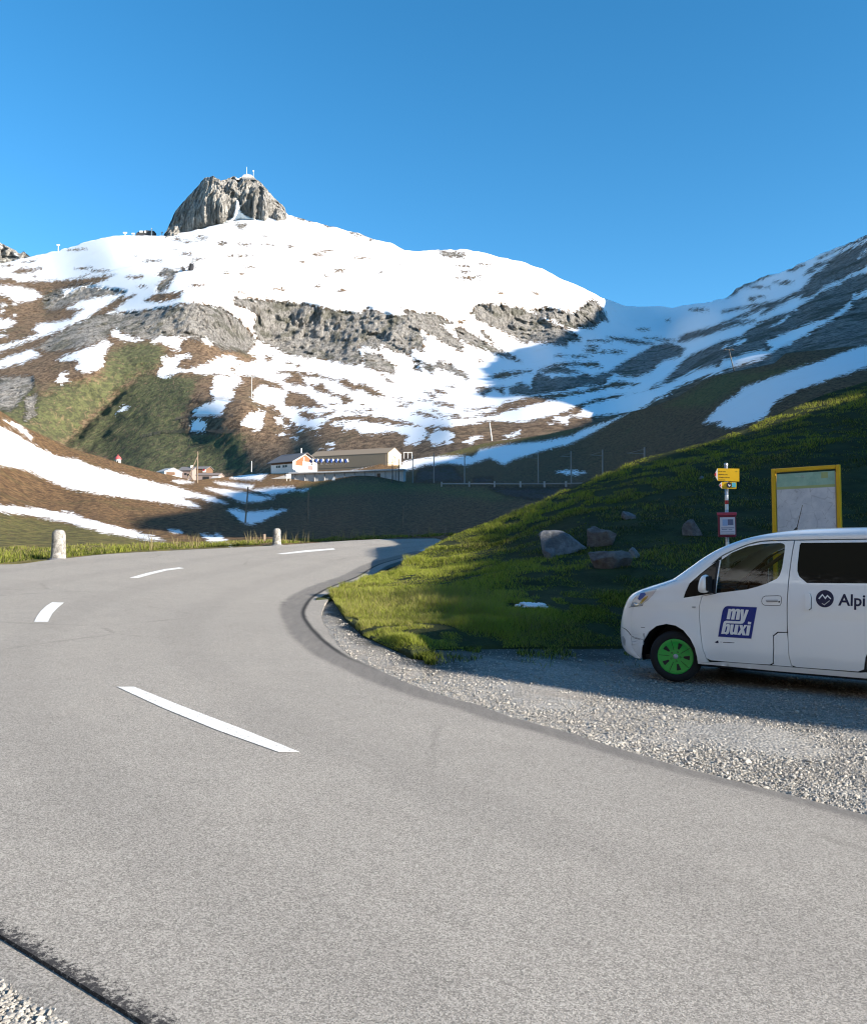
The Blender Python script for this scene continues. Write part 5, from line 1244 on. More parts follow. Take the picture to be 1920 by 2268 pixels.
def rough_stone(bm, r, seed, amp=0.25, sub=3, flat=()):
    res = bmesh.ops.create_icosphere(bm, subdivisions=sub, radius=1); vs = res['verts']
    P = np.array([v.co[:] for v in vs]); rs = np.random.default_rng(seed)
    for _ in range(15):
        n = rs.normal(size=3); n /= np.linalg.norm(n); d = rs.uniform(.40, .70); s = P @ n; P = P - np.maximum(s - d, 0)[:, None] * n * .97
    P = P * (1 + amp * fbm(P * 1.7 + seed, 4, seed)[:, None] * .6)
    for v, p in zip(vs, P): v.co = Vector((p[0] * r[0], p[1] * r[1], p[2] * r[2]))

def build_boulders(M):
    spec = [('boulder', 1256, 1228, 106, 74, 'large flat faced grey brown boulder, the biggest of the rocks in the shaded grass', 3), ('boulder', 1330, 1212, 76, 62, 'reddish brown jagged rock wedged behind two grey boulders', 5), ('boulder', 1350, 1260, 88, 70, 'pale blue grey streaked rock lying in front of the reddish brown one', 8),
            ('boulder', 1219, 1238, 26, 30, 'small upright slab at the left foot of the largest boulder', 9), ('boulder', 1408, 1236, 28, 28, 'small pointed stone just right of the pale streaked rock', 12), ('boulder', 1398, 1150, 30, 24, 'small grey stone high on the bank above the rock cluster', 14), ('boulder', 1541, 1188, 50, 38, 'single square grey rock on the shaded bank left of the timetable box', 17),
            ('boulder', 1555, 1062, 20, 10, 'weathered stone half sunk in the turf left of the yellow signpost head', 21)]
    for nm, u, v, w, h, lab, sd in spec:
        p = hit(u, v, ['grassy_mound']); s = p.y / FPX; bm = bmesh.new()
        rough_stone(bm, (w * s * .67, w * s * .46, h * s * .84), sd, .34, 4)
        o = obj(nm, bm, M['boulder_red'] if 'reddish' in lab else (M['boulder_pale'] if 'pale' in lab else M['boulder']), None, True)
        for poly in o.data.polygons: poly.use_smooth = False
        o.location = p + Vector((0, w * s * .3, h * s * .12)); o.rotation_euler = (0, R((sd * 37) % 16 - 8), R(sd * 13 % 20 - 10)); tag(o, lab, 'rock')

def build_snow_patch(M):
    p = hit(1180, 1349, ['grassy_mound']); bm = bmesh.new(); s = p.y / FPX; rs = np.random.default_rng(4)
    for _ in range(70):
        x = rs.normal() * 12 * s; y = rs.normal() * 4 * s * 3; q = Vector((p.x + x, p.y + y + .2, 0)); q.z = gz(q.x, q.y, ['grassy_mound'])
        k = rs.uniform(.015, .05); r = bmesh.ops.create_icosphere(bm, subdivisions=1, radius=k, matrix=Matrix.Translation(q + Vector((0, 0, .03))) @ Matrix.Diagonal((1.5, 1.2, .7, 1)))
    tag(obj('snow_remnant', bm, M['snow'], None, True), kind='stuff')

def build_bollards(M):
    for u, v, hpx, r0, lab in ((129, 1237.5, 66, .19, 'weathered round topped stone bollard at the road edge, nearest and tallest one'), (613, 1206, 37, .19, 'smaller looking round topped stone bollard farther along the bend')):
        p = on_road(u, v); h = hpx * p.y / FPX + .02
        root = empty('stone_bollard', p + Vector((0, 0, -.04)), R(20)); tag(root, lab, 'bollard', 'stone bollards along the outer road edge')
        bm = bmesh.new(); lathe(bm, [(r0 * 1.12, -.1), (r0 * 1.1, h * .05), (r0 * 1.02, h * .3), (r0 * .97, h * .58), (r0 * .955, h * .6), (r0 * .955, h * .62), (r0 * .95, h * .8), (r0 * .9, h * .89), (r0 * .72, h * .96), (r0 * .4, h * .995), (0, h)], 26)
        P = np.array([v_.co[:] for v_ in bm.verts]); n = fbm(P * 9, 3, int(u))
        for v_, k in zip(bm.verts, n): v_.co.x *= 1 + .05 * k; v_.co.y *= 1 + .05 * k
        obj('shaft', bm, M['bollard'], root, True)
        bm = bmesh.new(); lathe(bm, [(r0 * 1.5, -.12), (r0 * 1.45, .03), (r0 * 1.1, .05), (0, .05)], 18); obj('footing', bm, M['boulder'], root, True)
    p = hit(584, 1199, ['valley_terrain']) or on_road(584, 1206); bm = bmesh.new(); h = 16 * p.y / FPX
    tube(bm, (0, 0, -.2), (.02, 0, h), .12, .09, 9); o = obj('wooden_stub', bm, M['wood'], None, True); o.location = p; tag(o, 'short broken wooden stub in the grass left of the farther bollard', 'stake')
    for i, (u, v, h) in enumerate(((905, 1192, 16), (915, 1192, 18), (922, 1192, 20), (985, 1186, 18))):
        p = hit(u, v - 1, ['valley_terrain', 'grassy_mound']); bm = bmesh.new(); hh = h * p.y / FPX; tube(bm, (0, 0, -.2), (.03 * (i - 1), 0, hh), .04, .03, 6); o = obj('fence_stake', bm, M['wood'], None, True); o.location = p
        tag(o, 'thin wooden stake in the grass beyond the far end of the road', 'stake', 'stakes beyond the road end')

def letters(name, body, size, o, ux, uy, mat, parent, bold=0.0, sx=1.0):
    V2, F = text_xz(body, size, 0, 0, bold, sx); bm = bmesh.new(); vs = [bm.verts.new(o + ux * x + uy * z) for x, z in V2]
    for f in F:
        try: bm.faces.new([vs[i] for i in f])
        except ValueError: pass
    return obj(name, bm, mat, parent)

def build_signpost(M):
    D = 15.0; k = D / FPX / 4.9; P0 = at(1611.5, 1240, D); g = gz(P0.x, P0.y, ['grassy_mound'])
    root = empty('hiking_signpost', (P0.x, P0.y, g)); tag(root, 'hiking signpost with lit yellow arrow boards and red timetable box behind the van', 'signpost')
    Rt, Up, Fw = frame_to(P0)
    def L(cx, cy, out=0.0):   # crop pixel -> local point on the facing plane
        return Rt * ((1560 + cx / 4.9 - 1611.5) * D / FPX) + Vector((0, 0, 1.7 + (1240 - (1000 + cy / 4.9)) * D / FPX - g)) - Fw * out
    top = L(243, 128); bm = bmesh.new(); tube(bm, Vector((0, 0, -.3)), Vector((0, 0, top.z)), .029, None, 16); lathe(bm, [(.033, top.z - .03), (.034, top.z), (.02, top.z + .012), (0, top.z + .014)], 16); obj('pole', bm, M['galvanised'], root, True)
    for a, b, m in ((472, 530, 'sign_white'), (530, 572, 'sign_red'), (572, 632, 'sign_white'), (985, 1035, 'sign_white')):
        bm = bmesh.new(); tube(bm, Vector((0, 0, L(0, b).z)), Vector((0, 0, L(0, a).z)), .0305, None, 16, False); obj('band', bm, M[m], root, True)
    def arrow(pts, mat, name, out):
        bm = bmesh.new(); Q = [L(x, y) for x, y in pts]; n = -Fw
        lo = [bm.verts.new(q + n * out) for q in Q]; hi = [bm.verts.new(q + n * (out + .006)) for q in Q]
        bm.faces.new(lo); bm.faces.new(hi[::-1])
        for i in range(len(Q)): j = (i + 1) % len(Q); bm.faces.new((lo[i], lo[j], hi[j], hi[i]))
        return obj(name, bm, M[mat], root)
    a = arrow([(165, 178), (388, 190), (386, 330), (165, 316)], 'sign_yellow', 'arrow_board', .034); a['label'] = 'large yellow board with four lines of lettering'
    t = arrow([(165, 178), (165, 316), (130, 246)], 'sign_white', 'arrow_tip', .034); arrow([(150, 222), (150, 270), (136, 258), (131, 246), (137, 234)], 'sign_red', 'tip_mark', .0415)
    n = L(0, 0) * 0
    for i, (s, yy, xx) in enumerate((('Lai da Tuma', 218, 172), ('Maighelsh. SAC', 251, 174), ('Val Maighels-Andermatt', 282, 174), ('Andermatt', 309, 174))):
        letters('lettering', s, .026, L(xx, yy, .0415), (Rt + Vector((0, 0, -.055))).normalized(), Up, M['sign_black'], a, .0006, .95 if i != 2 else .72)
    letters('lettering', '1 h 30', .026, L(342, 226, .0415), (Rt + Vector((0, 0, -.055))).normalized(), Up, M['sign_black'], a, .0006, .6)
    b = arrow([(205, 330), (356, 338), (355, 410), (205, 402)], 'sign_yellow', 'arrow_board', .036); b['label'] = 'small lower yellow board with round dark badge and cyan square'
    arrow([(205, 330), (205, 402), (172, 364)], 'sign_white', 'arrow_tip', .036); arrow([(196, 350), (196, 384), (180, 368)], 'sign_red', 'tip_mark', .0435)
    arrow([(280 + 24 * math.cos(x), 365 + 30 * math.sin(x)) for x in np.linspace(0, 6.0, 18)], 'navy', 'badge', .0425); arrow([(268, 366), (276, 354), (284, 366), (291, 358), (296, 372), (284, 382), (274, 388), (280, 376)], 'sign_white', 'badge_peaks', .049)
    arrow([(310, 340), (350, 342), (350, 392), (310, 390)], 'cyan', 'badge', .0425)
    # timetable box
    c = L(251, 815, .09); bm = bmesh.new(); box(bm, c, (.30, .10, .372), Matrix((Rt, -Fw, Up)).transposed(), .02); bx = obj('timetable_box', bm, M['box_red'], root)
    bm = bmesh.new(); box(bm, L(251, 682, .095), (.325, .13, .055), Matrix((Rt, -Fw, Up)).transposed(), .012); obj('lid', bm, M['lid_red'], bx)
    bm = bmesh.new(); box(bm, L(257, 812, .146), (.245, .012, .30), Matrix((Rt, -Fw, Up)).transposed(), .01); nt = obj('notice', bm, M['notice'], bx)
    for cx, cy, w, h, m in ((232, 775, .085, .11, 'pale_blue'), (288, 772, .09, .10, 'slate'), (258, 833, .21, .012, 'slate'), (225, 850, .09, .010, 'slate'), (285, 852, .06, .010, 'slate'), (258, 876, .215, .010, 'slate'), (255, 898, .2, .008, 'slate')):
        bm = bmesh.new(); box(bm, L(cx, cy, .1535), (w, .003, h), Matrix((Rt, -Fw, Up)).transposed()); obj('printed_block', bm, M[m], nt)

def build_board(M):
    Dl, Dr = 15.5, 14.79; A = at(1560 + 750 / 4.9, 1043, Dl); B = at(1560 + 1452 / 4.9, 1034, Dr); B.z = A.z
    mid = (A + B) / 2; g = min(gz(A.x, A.y, ['grassy_mound']), gz(B.x, B.y, ['grassy_mound'])) - .3
    ux = Vector((B.x - A.x, B.y - A.y, 0)); W = ux.length; ux.normalize(); nrm = Vector((ux.y, -ux.x, 0)); rz = math.atan2(ux.y, ux.x)
    root = empty('information_board', (mid.x, mid.y, g), rz); tag(root, 'yellow framed information board with green header and faded map behind the van', 'notice board')
    H = A.z - g
    for sx in (-1, 1):
        bm = bmesh.new(); box(bm, Vector((sx * W / 2, 0, H / 2)), (.07, .07, H + .07), None, .012); obj('post', bm, M['frame_yellow'], root)
    bm = bmesh.new(); box(bm, Vector((0, 0, H)), (W - .073, .066, .07), None, .012); obj('top_rail', bm, M['frame_yellow'], root)
    bm = bmesh.new(); box(bm, Vector((0, 0, H - 1.52)), (W - .073, .06, .07), None, .012); obj('bottom_rail', bm, M['frame_yellow'], root)
    w = W - .11
    bm = bmesh.new(); box(bm, Vector((0, .004, H - .78)), (w + .02, .02, 1.40)); obj('backing_panel', bm, M['galvanised'], root)
    bm = bmesh.new(); box(bm, Vector((0, -.010, H - .065 - .115)), (w, .006, .228)); hd = obj('header', bm, M['board_green'], root)
    bm = bmesh.new(); box(bm, Vector((0, -.010, H - .318)), (w, .005, .046)); obj('title_strip', bm, M['board_lime'], root)
    bm = bmesh.new(); box(bm, Vector((0, -.010, H - .343 - .55)), (w, .006, 1.1)); obj('map_sheet', bm, M['board_map'], root)
    bm = bmesh.new(); box(bm, Vector((w * .33, -.0145, H - .13)), (.11, .003, .10)); obj('sticker', bm, M['board_lime'], hd)
    letters('lettering', 'Wanderwege', .035, Vector((-w * .18, -.0145, H - .135)), Vector((1, 0, 0)), Vector((0, 0, 1)), M['board_pale'], hd)

def rail_and_masts(M):
    masts = [(869, 'thin dark mast rising beside the right end of the concrete gallery'), (883, 'second thin mast close behind the gallery end'), (914, 'grey mast standing left of the small dark rocky knoll'), (961, 'grey mast in front of the small dark rocky knoll'), (1029, 'grey mast at the left end of the guard rail'), (1192, 'grey mast standing below the long snow streak'), (1265, 'grey mast beside the small oval snow patch'), (1335, 'grey mast just left of the grassy crest'), (1428, 'grey mast with crossbar half hidden by the grassy crest')]
    for i, (u, lab) in enumerate(masts):
        v0 = 1069.5 if u < 1300 else 1070; p = hit(u, v0, ['valley_terrain']); tops = {869: 1014, 883: 1016, 914: 1006, 961: 1004, 1029: 1004.5, 1192: 1002.5, 1265: 998.5, 1335: 995, 1428: 990}
        h = (v0 - tops[u]) * p.y / FPX; root = empty('railway_mast', p); tag(root, lab, 'mast', 'railway masts along the line')
        bm = bmesh.new(); tube(bm, (0, 0, -.5), (0, 0, h), .15, .11, 8); obj('pole', bm, M['mast_dark'] if i < 2 else M['mast'], root)
        bm = bmesh.new(); tube(bm, (-2.2, 0, h * .84), (0, 0, h * .82), .035, None, 5); tube(bm, (-2.0, 0, h * .84), (0, 0, h * .95), .02, None, 5); obj('bracket', bm, M['mast'], root)
    # guard rail
    us = [(978, 1077.5), (1039, 1078), (1095, 1078.5), (1152, 1079), (1205, 1079), (1253, 1078.5), (1304, 1078)]
    P = [hit(u, v, ['valley_terrain']) for u, v in us]; root = empty('guard_rail', P[0]); tag(root, 'long low guard rail with pale posts along the mountain line', 'guard rail')
    bm = bmesh.new()
    for a, b in zip(P[:-1], P[1:]): tube(bm, a - P[0] + Vector((0, -.1, .62)), b - P[0] + Vector((0, -.1, .62)), .14, None, 6)
    obj('beam', bm, M['mast'], root)
    for p in P:
        bm = bmesh.new(); box(bm, p - P[0] + Vector((0, -.3, .45)), (.34, .2, 1.25)); obj('post', bm, M['rail_post'], root)
    for u0, v0, u1, v1, r, lab in ((543, 1159, 549.5, 1078, .09, 'leaning thin wooden pole standing in the blue shaded gully snow'), (684, 1156, 683.7, 1090, .12, 'wooden pole with pale top on the dark slope right of the gully'), (892, 1167, 894, 1121, .07, 'faint thin pole low on the dark slope above the road'), (557, 1043, 557.5, 1021, .12, 'white post between the low houses and the chalet')):
        p = hit(u0, v0, ['valley_terrain']); q = at(u1, v1, p.y); bm = bmesh.new(); tube(bm, Vector((0, 0, -.3)), q - p, r, r * .8, 7); o = obj('pole', bm, M['pale_post'] if u0 == 557 else M['wood'], None); o.location = p; tag(o, lab, 'pole')
    p = hit(437, 1069, ['valley_terrain']); q = at(438, 1000, p.y); root = empty('utility_pole', p); tag(root, 'tall dark utility pole with slanted braces beside the low houses', 'pole')
    bm = bmesh.new(); tube(bm, Vector((0, 0, -.5)), q - p, .16, .11, 8); obj('pole', bm, M['wood'], root)
    for a, b in (((412, 1068), (437, 1012)), ((428, 1064), (420, 1049))):
        bm = bmesh.new(); tube(bm, at(*a, p.y - .5) - p, at(*b, p.y - .2) - p, .12, .1, 7); obj('brace', bm, M['wood'], root)

class House:
    """walls traced from corner pixels; local frame: origin at the near corner, e1 along the eaves side, e2 along the gable side"""
    def __init__(s, name, lab, cat, p, e1, e2, rz=0, group=None):
        s.root = empty(name, p); tag(s.root, lab, cat, group); s.e1 = Vector((*e1, 0)).normalized(); s.e2 = Vector((*e2, 0)).normalized()
    def pt(s, a, b, z): return s.e1 * a + s.e2 * b + Vector((0, 0, z))
    def solid(s, name, pts_lo, pts_hi, mat, parent=None):
        bm = bmesh.new(); lo = [bm.verts.new(s.pt(*p)) for p in pts_lo]; hi = [bm.verts.new(s.pt(*p)) for p in pts_hi]; n = len(lo)
        bm.faces.new(lo); bm.faces.new(hi[::-1])
        for i in range(n): j = (i + 1) % n; bm.faces.new((lo[i], lo[j], hi[j], hi[i]))
        return obj(name, bm, mat, parent or s.root)
    def body(s, L, W, H, R_, mat, base=-1.2, name='wall'):
        """walls with gables over the e2 sides (ridge along e1)"""
        prof = [(0, base), (W, base), (W, H), (W / 2, R_), (0, H)]
        return s.solid(name, [(0, b, z) for b, z in prof], [(L, b, z) for b, z in prof], mat)
    def roof(s, L, W, H, R_, mat, over=.5, th=.18):
        rf = None; sl = (R_ - H) / (W / 2)
        bm = bmesh.new()
        for sgn in (0, 1):
            b0 = -over if sgn == 0 else W + over; z0 = H - over * sl
            q = [(-over, b0, z0), (L + over, b0, z0), (L + over, W / 2, R_), (-over, W / 2, R_)]
            lo = [bm.verts.new(s.pt(a, b, z + .02)) for a, b, z in q]; hi = [bm.verts.new(s.pt(a, b, z + th)) for a, b, z in q]
            bm.faces.new(lo); bm.faces.new(hi)
            for i in range(4): j = (i + 1) % 4; bm.faces.new((lo[i], lo[j], hi[j], hi[i]))
        return obj('roof', bm, mat, s.root)
    def panel(s, name, face, a0, a1, z0, z1, mat, parent, out=.05):
        """rectangle on the eaves wall ('e') or gable wall ('g')"""
        if face == 'e': lo = [(a0, .02, z0), (a1, .02, z0), (a1, .02, z1), (a0, .02, z1)]; hi = [(a, -out, z) for a, b, z in lo]
        else: lo = [(.02, a0, z0), (.02, a1, z0), (.02, a1, z1), (.02, a0, z1)]; hi = [(-out, b, z) for a, b, z in lo]
        return s.solid(name, lo, hi, mat, parent)

def build_buildings(M):
    V = ['valley_terrain', 'mountain']
    # chalet
    D = 250.0; k = D / FPX / 4.9; p = at(560 + 433 / 4.9, 970 + 332 / 4.9, D)
    h = House('chalet', 'brown and white chalet with grey roof at the foot of the mountain', 'house', p, (-.82, .57), (.78, .62)); w = h.body(8.8, 8.2, 2.35, 4.75, M['plaster']); h.roof(8.8, 8.2, 2.35, 4.75, M['roof_grey'], .8)
    h.panel('timber_band', 'e', .1, 8.7, 1.5, 2.3, M['timber'], w); gb = h.solid('gable_boarding', [(-.01, 1.0, 2.3), (-.01, 7.2, 2.3), (-.01, 4.1, 4.3)], [(-.07, 1.0, 2.3), (-.07, 7.2, 2.3), (-.07, 4.1, 4.3)], M['timber_red'], h.root); h.panel('gable_boarding', 'g', .9, 3.2, 1.0, 2.28, M['timber_red'], h.root); h.panel('white_post', 'g', 3.4, 3.75, 0, 3.6, M['plaster'], h.root, .1)
    for a in (2.3, 5.0): win = h.panel('window', 'e', a, a + 1.7, .55, 1.2, M['window_dark'], h.root); h.panel('mullion', 'e', a + .8, a + .9, .55, 1.2, M['plaster'], win, .08)
    h.panel('door', 'g', 5.0, 6.6, 0, 1.2, M['sign_red'], h.root)
    bm = bmesh.new(); q = at(560 + 525 / 4.9, 970 + 185 / 4.9, D + 4) - p; tube(bm, q + Vector((0, 0, -.6)), q + Vector((0, 0, 2.0)), .18, None, 8); obj('flue', bm, M['pale_post'], h.root)
    # hall with tan roof
    p = at(560 + 1465 / 4.9, 970 + 246 / 4.9, 262); h = House('station_hall', 'long hall with tan roof and pale yellow lit end wall', 'building', p, (-.93, .37), (.70, .71)); h.body(27, 5.4, 2.3, 4.1, M['tan'], -3); h.roof(27, 5.4, 2.3, 4.1, M['tan_roof'], .12); h.solid('end_wall', [(-.02, 0, -1), (-.02, 5.4, -1), (-.02, 5.4, 2.25), (-.02, 2.7, 4.05), (-.02, 0, 2.25)], [(-.12, 0, -1), (-.12, 5.4, -1), (-.12, 5.4, 2.25), (-.12, 2.7, 4.05), (-.12, 0, 2.25)], M['cream'], h.root)
    h.panel('side_boarding', 'e', .5, 26.5, -1.5, 2.2, M['tan'], h.root, .06)
    p = at(560 + 1640 / 4.9, 970 + 212 / 4.9, 262); root = empty('timber_frame', p); tag(root, 'small open white frame beside the pale yellow end wall', 'frame')
    for x in (0, 1.2, 2.4):
        bm = bmesh.new(); box(bm, Vector((x, 0, .6)), (.16, .16, 1.8)); obj('upright', bm, M['pale_post'], root)
    bm = bmesh.new(); box(bm, Vector((1.2, 0, 1.58)), (2.8, .2, .16)); obj('beam', bm, M['pale_post'], root)
    # eight snow guns
    proto = None
    for i, cx in enumerate((640, 690, 745, 808, 855, 908, 955, 1012)):
        p = at(560 + cx / 4.9, 970 + 290 / 4.9, 246); p.z -= .05
        if proto is None:
            proto = empty('snow_gun', p); bm = bmesh.new(); T = Matrix.Translation((0, 0, 1.15)) @ Matrix.Rotation(R(75), 4, 'Y') @ Matrix.Rotation(R(0), 4, 'X')
            lathe(bm, [(.42, -.55), (.50, -.5), (.50, .4), (.44, .55), (.36, .5), (.36, -.5)], 16, T); obj('barrel', bm, M['gun_blue'], proto, True)
            bm = bmesh.new(); lathe(bm, [(.52, .22), (.53, .25), (.53, .5), (.46, .6), (.3, .62), (0, .55)], 16, T); obj('nozzle_ring', bm, M['pale_post'], proto, True)
            bm = bmesh.new(); box(bm, Vector((0, 0, .45)), (.14, .14, .8)); box(bm, Vector((0, 0, .02)), (.9, .7, .08)); tube(bm, (-.35, -.3, 0), (0, 0, .7), .04); tube(bm, (.35, -.3, 0), (0, 0, .7), .04); obj('stand', bm, M['mast_dark'], proto)
            bm = bmesh.new(); box(bm, Vector((-.1, -.42, .8)), (.35, .2, .4), None, .03); obj('control_box', bm, M['gun_blue'], proto); o = proto
        else: o = copy_tree(proto)
        o.location = p; o.rotation_euler = (0, 0, R((i * 47) % 50 - 20)); tag(o, 'blue and white snow gun parked in the row right of the chalet', 'snow gun', 'snow guns parked in a row')
    # concrete gallery
    A = at(643, 1069, 236); B = at(893, 1064, 226); root = empty('concrete_gallery', A); tag(root, 'long grey concrete gallery wall with panels below the chalet', 'gallery'); ux = (B - A); Ln = Vector((ux.x, ux.y, 0)).length; e = Vector((ux.x, ux.y, 0)) / Ln; nn = Vector((-e.y, e.x, 0)); rot = Matrix((e, nn, Vector((0, 0, 1)))).transposed()
    bm = bmesh.new(); box(bm, e * Ln / 2 + nn * 1.0 + Vector((0, 0, .2)), (Ln, 2, 4.2), rot); obj('wall', bm, M['concrete'], root)
    bm = bmesh.new(); box(bm, e * Ln / 2 + nn * .8 + Vector((0, 0, 2.52)), (Ln + .6, 3.0, .42), rot, .1); obj('roof_slab', bm, M['concrete_pale'], root)
    for i in range(11):
        bm = bmesh.new(); box(bm, e * (Ln * (i + .5) / 11.2) - nn * .12 + Vector((0, 0, .2)), (.22, .24, 4.2), rot); obj('pilaster', bm, M['concrete_dark'], root)
    bm = bmesh.new(); box(bm, e * (Ln * .79) - nn * .05 + Vector((0, 0, .9)), (.9, .1, 1.7), rot); obj('door', bm, M['window_dark'], root)
    bm = bmesh.new(); prism(bm, [(0, -1), (8.3, -1), (8.3, 2.2), (7.2, 2.1), (0, .25)], at(578, 1068, 236) - A, Vector((1, 0, 0)), Vector((0, 0, 1)), -1.0); obj('wing_wall', bm, M['concrete_dark'], root)
    # signs by the gallery
    p = at(560 + 387 / 4.9, 970 + 492 / 4.9, 230); root = empty('white_sign', p); tag(root, 'white square sign on two legs at the left end of the gallery', 'sign')
    for x in (-.45, .45):
        bm = bmesh.new(); tube(bm, (x, 0, -.6), (x, 0, 1.3), .07); obj('leg', bm, M['pale_post'], root)
    bm = bmesh.new(); box(bm, Vector((0, -.1, 1.9)), (1.3, .12, 1.2), None, .04); obj('panel', bm, M['sign_white'], root)
    p = at(560 + 876 / 4.9, 970 + 478 / 4.9, 226); root = empty('warning_sign', p); tag(root, 'small white triangular sign on a post before the gallery', 'sign'); bm = bmesh.new(); tube(bm, (0, 0, -.5), (0, 0, .6), .06); obj('post', bm, M['mast'], root); bm = bmesh.new(); prism(bm, rounded([(-.5, .45), (.5, .45), (0, 1.35)], .1), Vector((0, -.1, 0)), Vector((1, 0, 0)), Vector((0, 0, 1)), .06); obj('panel', bm, M['sign_white'], root)
    # low houses on the left
    k = 280 / FPX / 5.88
    def base(cx, cy, D=280): return at(330 + cx / 5.88, 960 + cy / 5.88, D)
    h = House('white_cottage', 'small white cottage with pale gable above the brown slope', 'house', base(200, 556), (-.8, .6), (.85, .52)); w = h.body(4.2, 5.6, 1.5, 2.75, M['plaster'], -1.5); h.roof(4.2, 5.6, 1.5, 2.75, M['roof_pale'], .25); h.panel('timber_gable', 'g', .6, 3.4, .4, 1.5, M['timber'], h.root)
    for a in (.9, 2.2): h.panel('window', 'g', a, a + .6, -.3, .2, M['window_dark'], h.root)
    h = House('dark_house', 'dark brown house with white chimney among the low houses', 'house', base(560, 562, 284), (-1, .1), (.3, .95)); w = h.body(4.3, 4, 2.2, 3.3, M['timber_pink'], -1.5); r = h.roof(4.3, 4, 2.2, 3.3, M['roof_grey'], .4); h.solid('chimney', [(.7, 1.2, 2.2), (1.3, 1.2, 2.2), (1.3, 1.8, 2.2), (.7, 1.8, 2.2)], [(.7, 1.2, 3.85), (1.3, 1.2, 3.85), (1.3, 1.8, 3.85), (.7, 1.8, 3.85)], M['plaster'], r)
    h.panel('window', 'e', 1.8, 2.6, .6, 1.2, M['window_dark'], h.root); h.panel('window', 'e', .4, 1.5, .2, .9, M['window_dark'], h.root)
    h = House('brown_house', 'brown house with red and white gable panels beside the tall utility pole', 'house', base(745, 545, 286), (-1, .1), (.3, .95)); h.body(4.4, 4, 2.2, 3.0, M['timber'], -1.5); h.roof(4.4, 4, 2.2, 3.0, M['roof_grey'], .3); h.panel('white_panel', 'e', .1, 1.2, 1.0, 2.1, M['plaster'], h.root); h.panel('white_panel', 'e', 3.5, 4.3, 1.2, 2.1, M['plaster'], h.root); h.panel('red_panel', 'e', .5, 1.1, 1.5, 2.15, M['sign_red'], h.root, .09)
    h = House('long_shed', 'long low brown shed with a dark opening', 'shed', base(905, 596, 272), (-1, .05), (.2, .98)); w = h.body(7.2, 4, 1.25, 2.0, M['timber_pink'], -1.2); h.roof(7.2, 4, 1.25, 2.0, M['roof_brown'], .2); h.panel('opening', 'e', 3.0, 5.0, -.1, .9, M['window_dark'], h.root)
    h = House('white_hut', 'tiny white hut at the right end of the long brown shed', 'hut', base(905, 602, 266), (-1, .05), (.2, .98)); h.body(2.1, 1.8, .5, 1.0, M['plaster'], -.6); h.roof(2.1, 1.8, .5, 1.0, M['roof_pale'], .1)
    # chapel behind the left slope
    p = at(261, 1030, 300); root = empty('chapel', p); tag(root, 'white chapel turret with red dome peeping over the left slope', 'chapel')
    bm = bmesh.new(); lathe(bm, [(1.05, -3), (1.05, 1.9), (0, 1.9)], 8); obj('turret', bm, M['plaster'], root); bm = bmesh.new(); lathe(bm, [(1.22, 1.9), (1.15, 2.3), (.85, 2.85), (.45, 3.2), (.12, 3.4), (.06, 3.9), (0, 3.9)], 16); obj('dome', bm, M['dome_red'], root, True)
    bm = bmesh.new(); box(bm, Vector((-2.6, 0, -.9)), (3.4, 2.5, 2.6)); nv = obj('nave', bm, M['plaster'], root)
    for a in (-.6, .6):
        bm = bmesh.new(); box(bm, Vector((a * .6, -1.02, 1.1)), (.3, .1, .9)); obj('window', bm, M['window_dark'], root)
    # lift pylons, T shaped
    K1 = lambda x, y: (240 + x / 3.675, 360 + y / 3.675)
    E = lambda x, y: (400 + x / 7.35, 560 + y / 7.35)
    py = [((557.5, 881), (557.5, 833), 17, 'tall ski lift pylon with wide crosshead above the chalet, standing on brown ground'), ((1091, 976), (1083.5, 931), 18, 'leaning ski lift pylon at the valley foot above the railway masts'), ((1628, 822), (1614, 774), 18, 'dark shaded ski lift pylon on the right flank'), (E(592, 870), E(600, 655), 22, 'ski lift pylon above the grey rock buttress'),
          (E(232, 345), E(224, 135), 8, 'slim pylon beside the dark frame hut on the snowfield'), ((303, 588), (301, 566), 5, 'slim faint pylon alone on the snow left of the hut'), ((389, 572), (389, 552), 7, 'small pylon on the snow below the rock peak'), (E(965, 520), E(935, 425), 9, 'tiny pylon with sheaves above the brown cliff edge'), (E(755, 190), E(750, 130), 8, 'tiny pylon high on the open snowfield'), (E(755, 355), E(752, 300), 8, 'tiny dark pylon in the middle of the snowfield')]
    for (u0, v0), (u1, v1), w, lab in py:
        p = hit(u0, v0, ['valley_terrain', 'mountain']); q = at(u1, v1, p.y) - p; s = p.y / FPX; root = empty('lift_pylon', p); tag(root, lab, 'ski lift pylon', 'ski lift pylons')
        m = M['pylon'] if u0 < 1400 else M['mast_dark']; th = max(.28, .9 * s); bm = bmesh.new(); tube(bm, Vector((0, 0, -2)), q, th, th * .7, 8); obj('mast', bm, m, root)
        x = Vector((w * s / 2, 0, 0)); bm = bmesh.new(); tube(bm, q - x, q + x, th * .6, None, 6); obj('crosshead', bm, m, root)
        for sx in (-1, 1):
            bm = bmesh.new(); box(bm, q + x * sx + Vector((0, 0, -.3)), (3.4 * s, 2.0, 1.6 * s)); box(bm, q + x * sx * .85 + Vector((0, 0, 1.6 * s)), (1.2 * s, .6, 2.2 * s)); obj('sheave_assembly', bm, m, root)
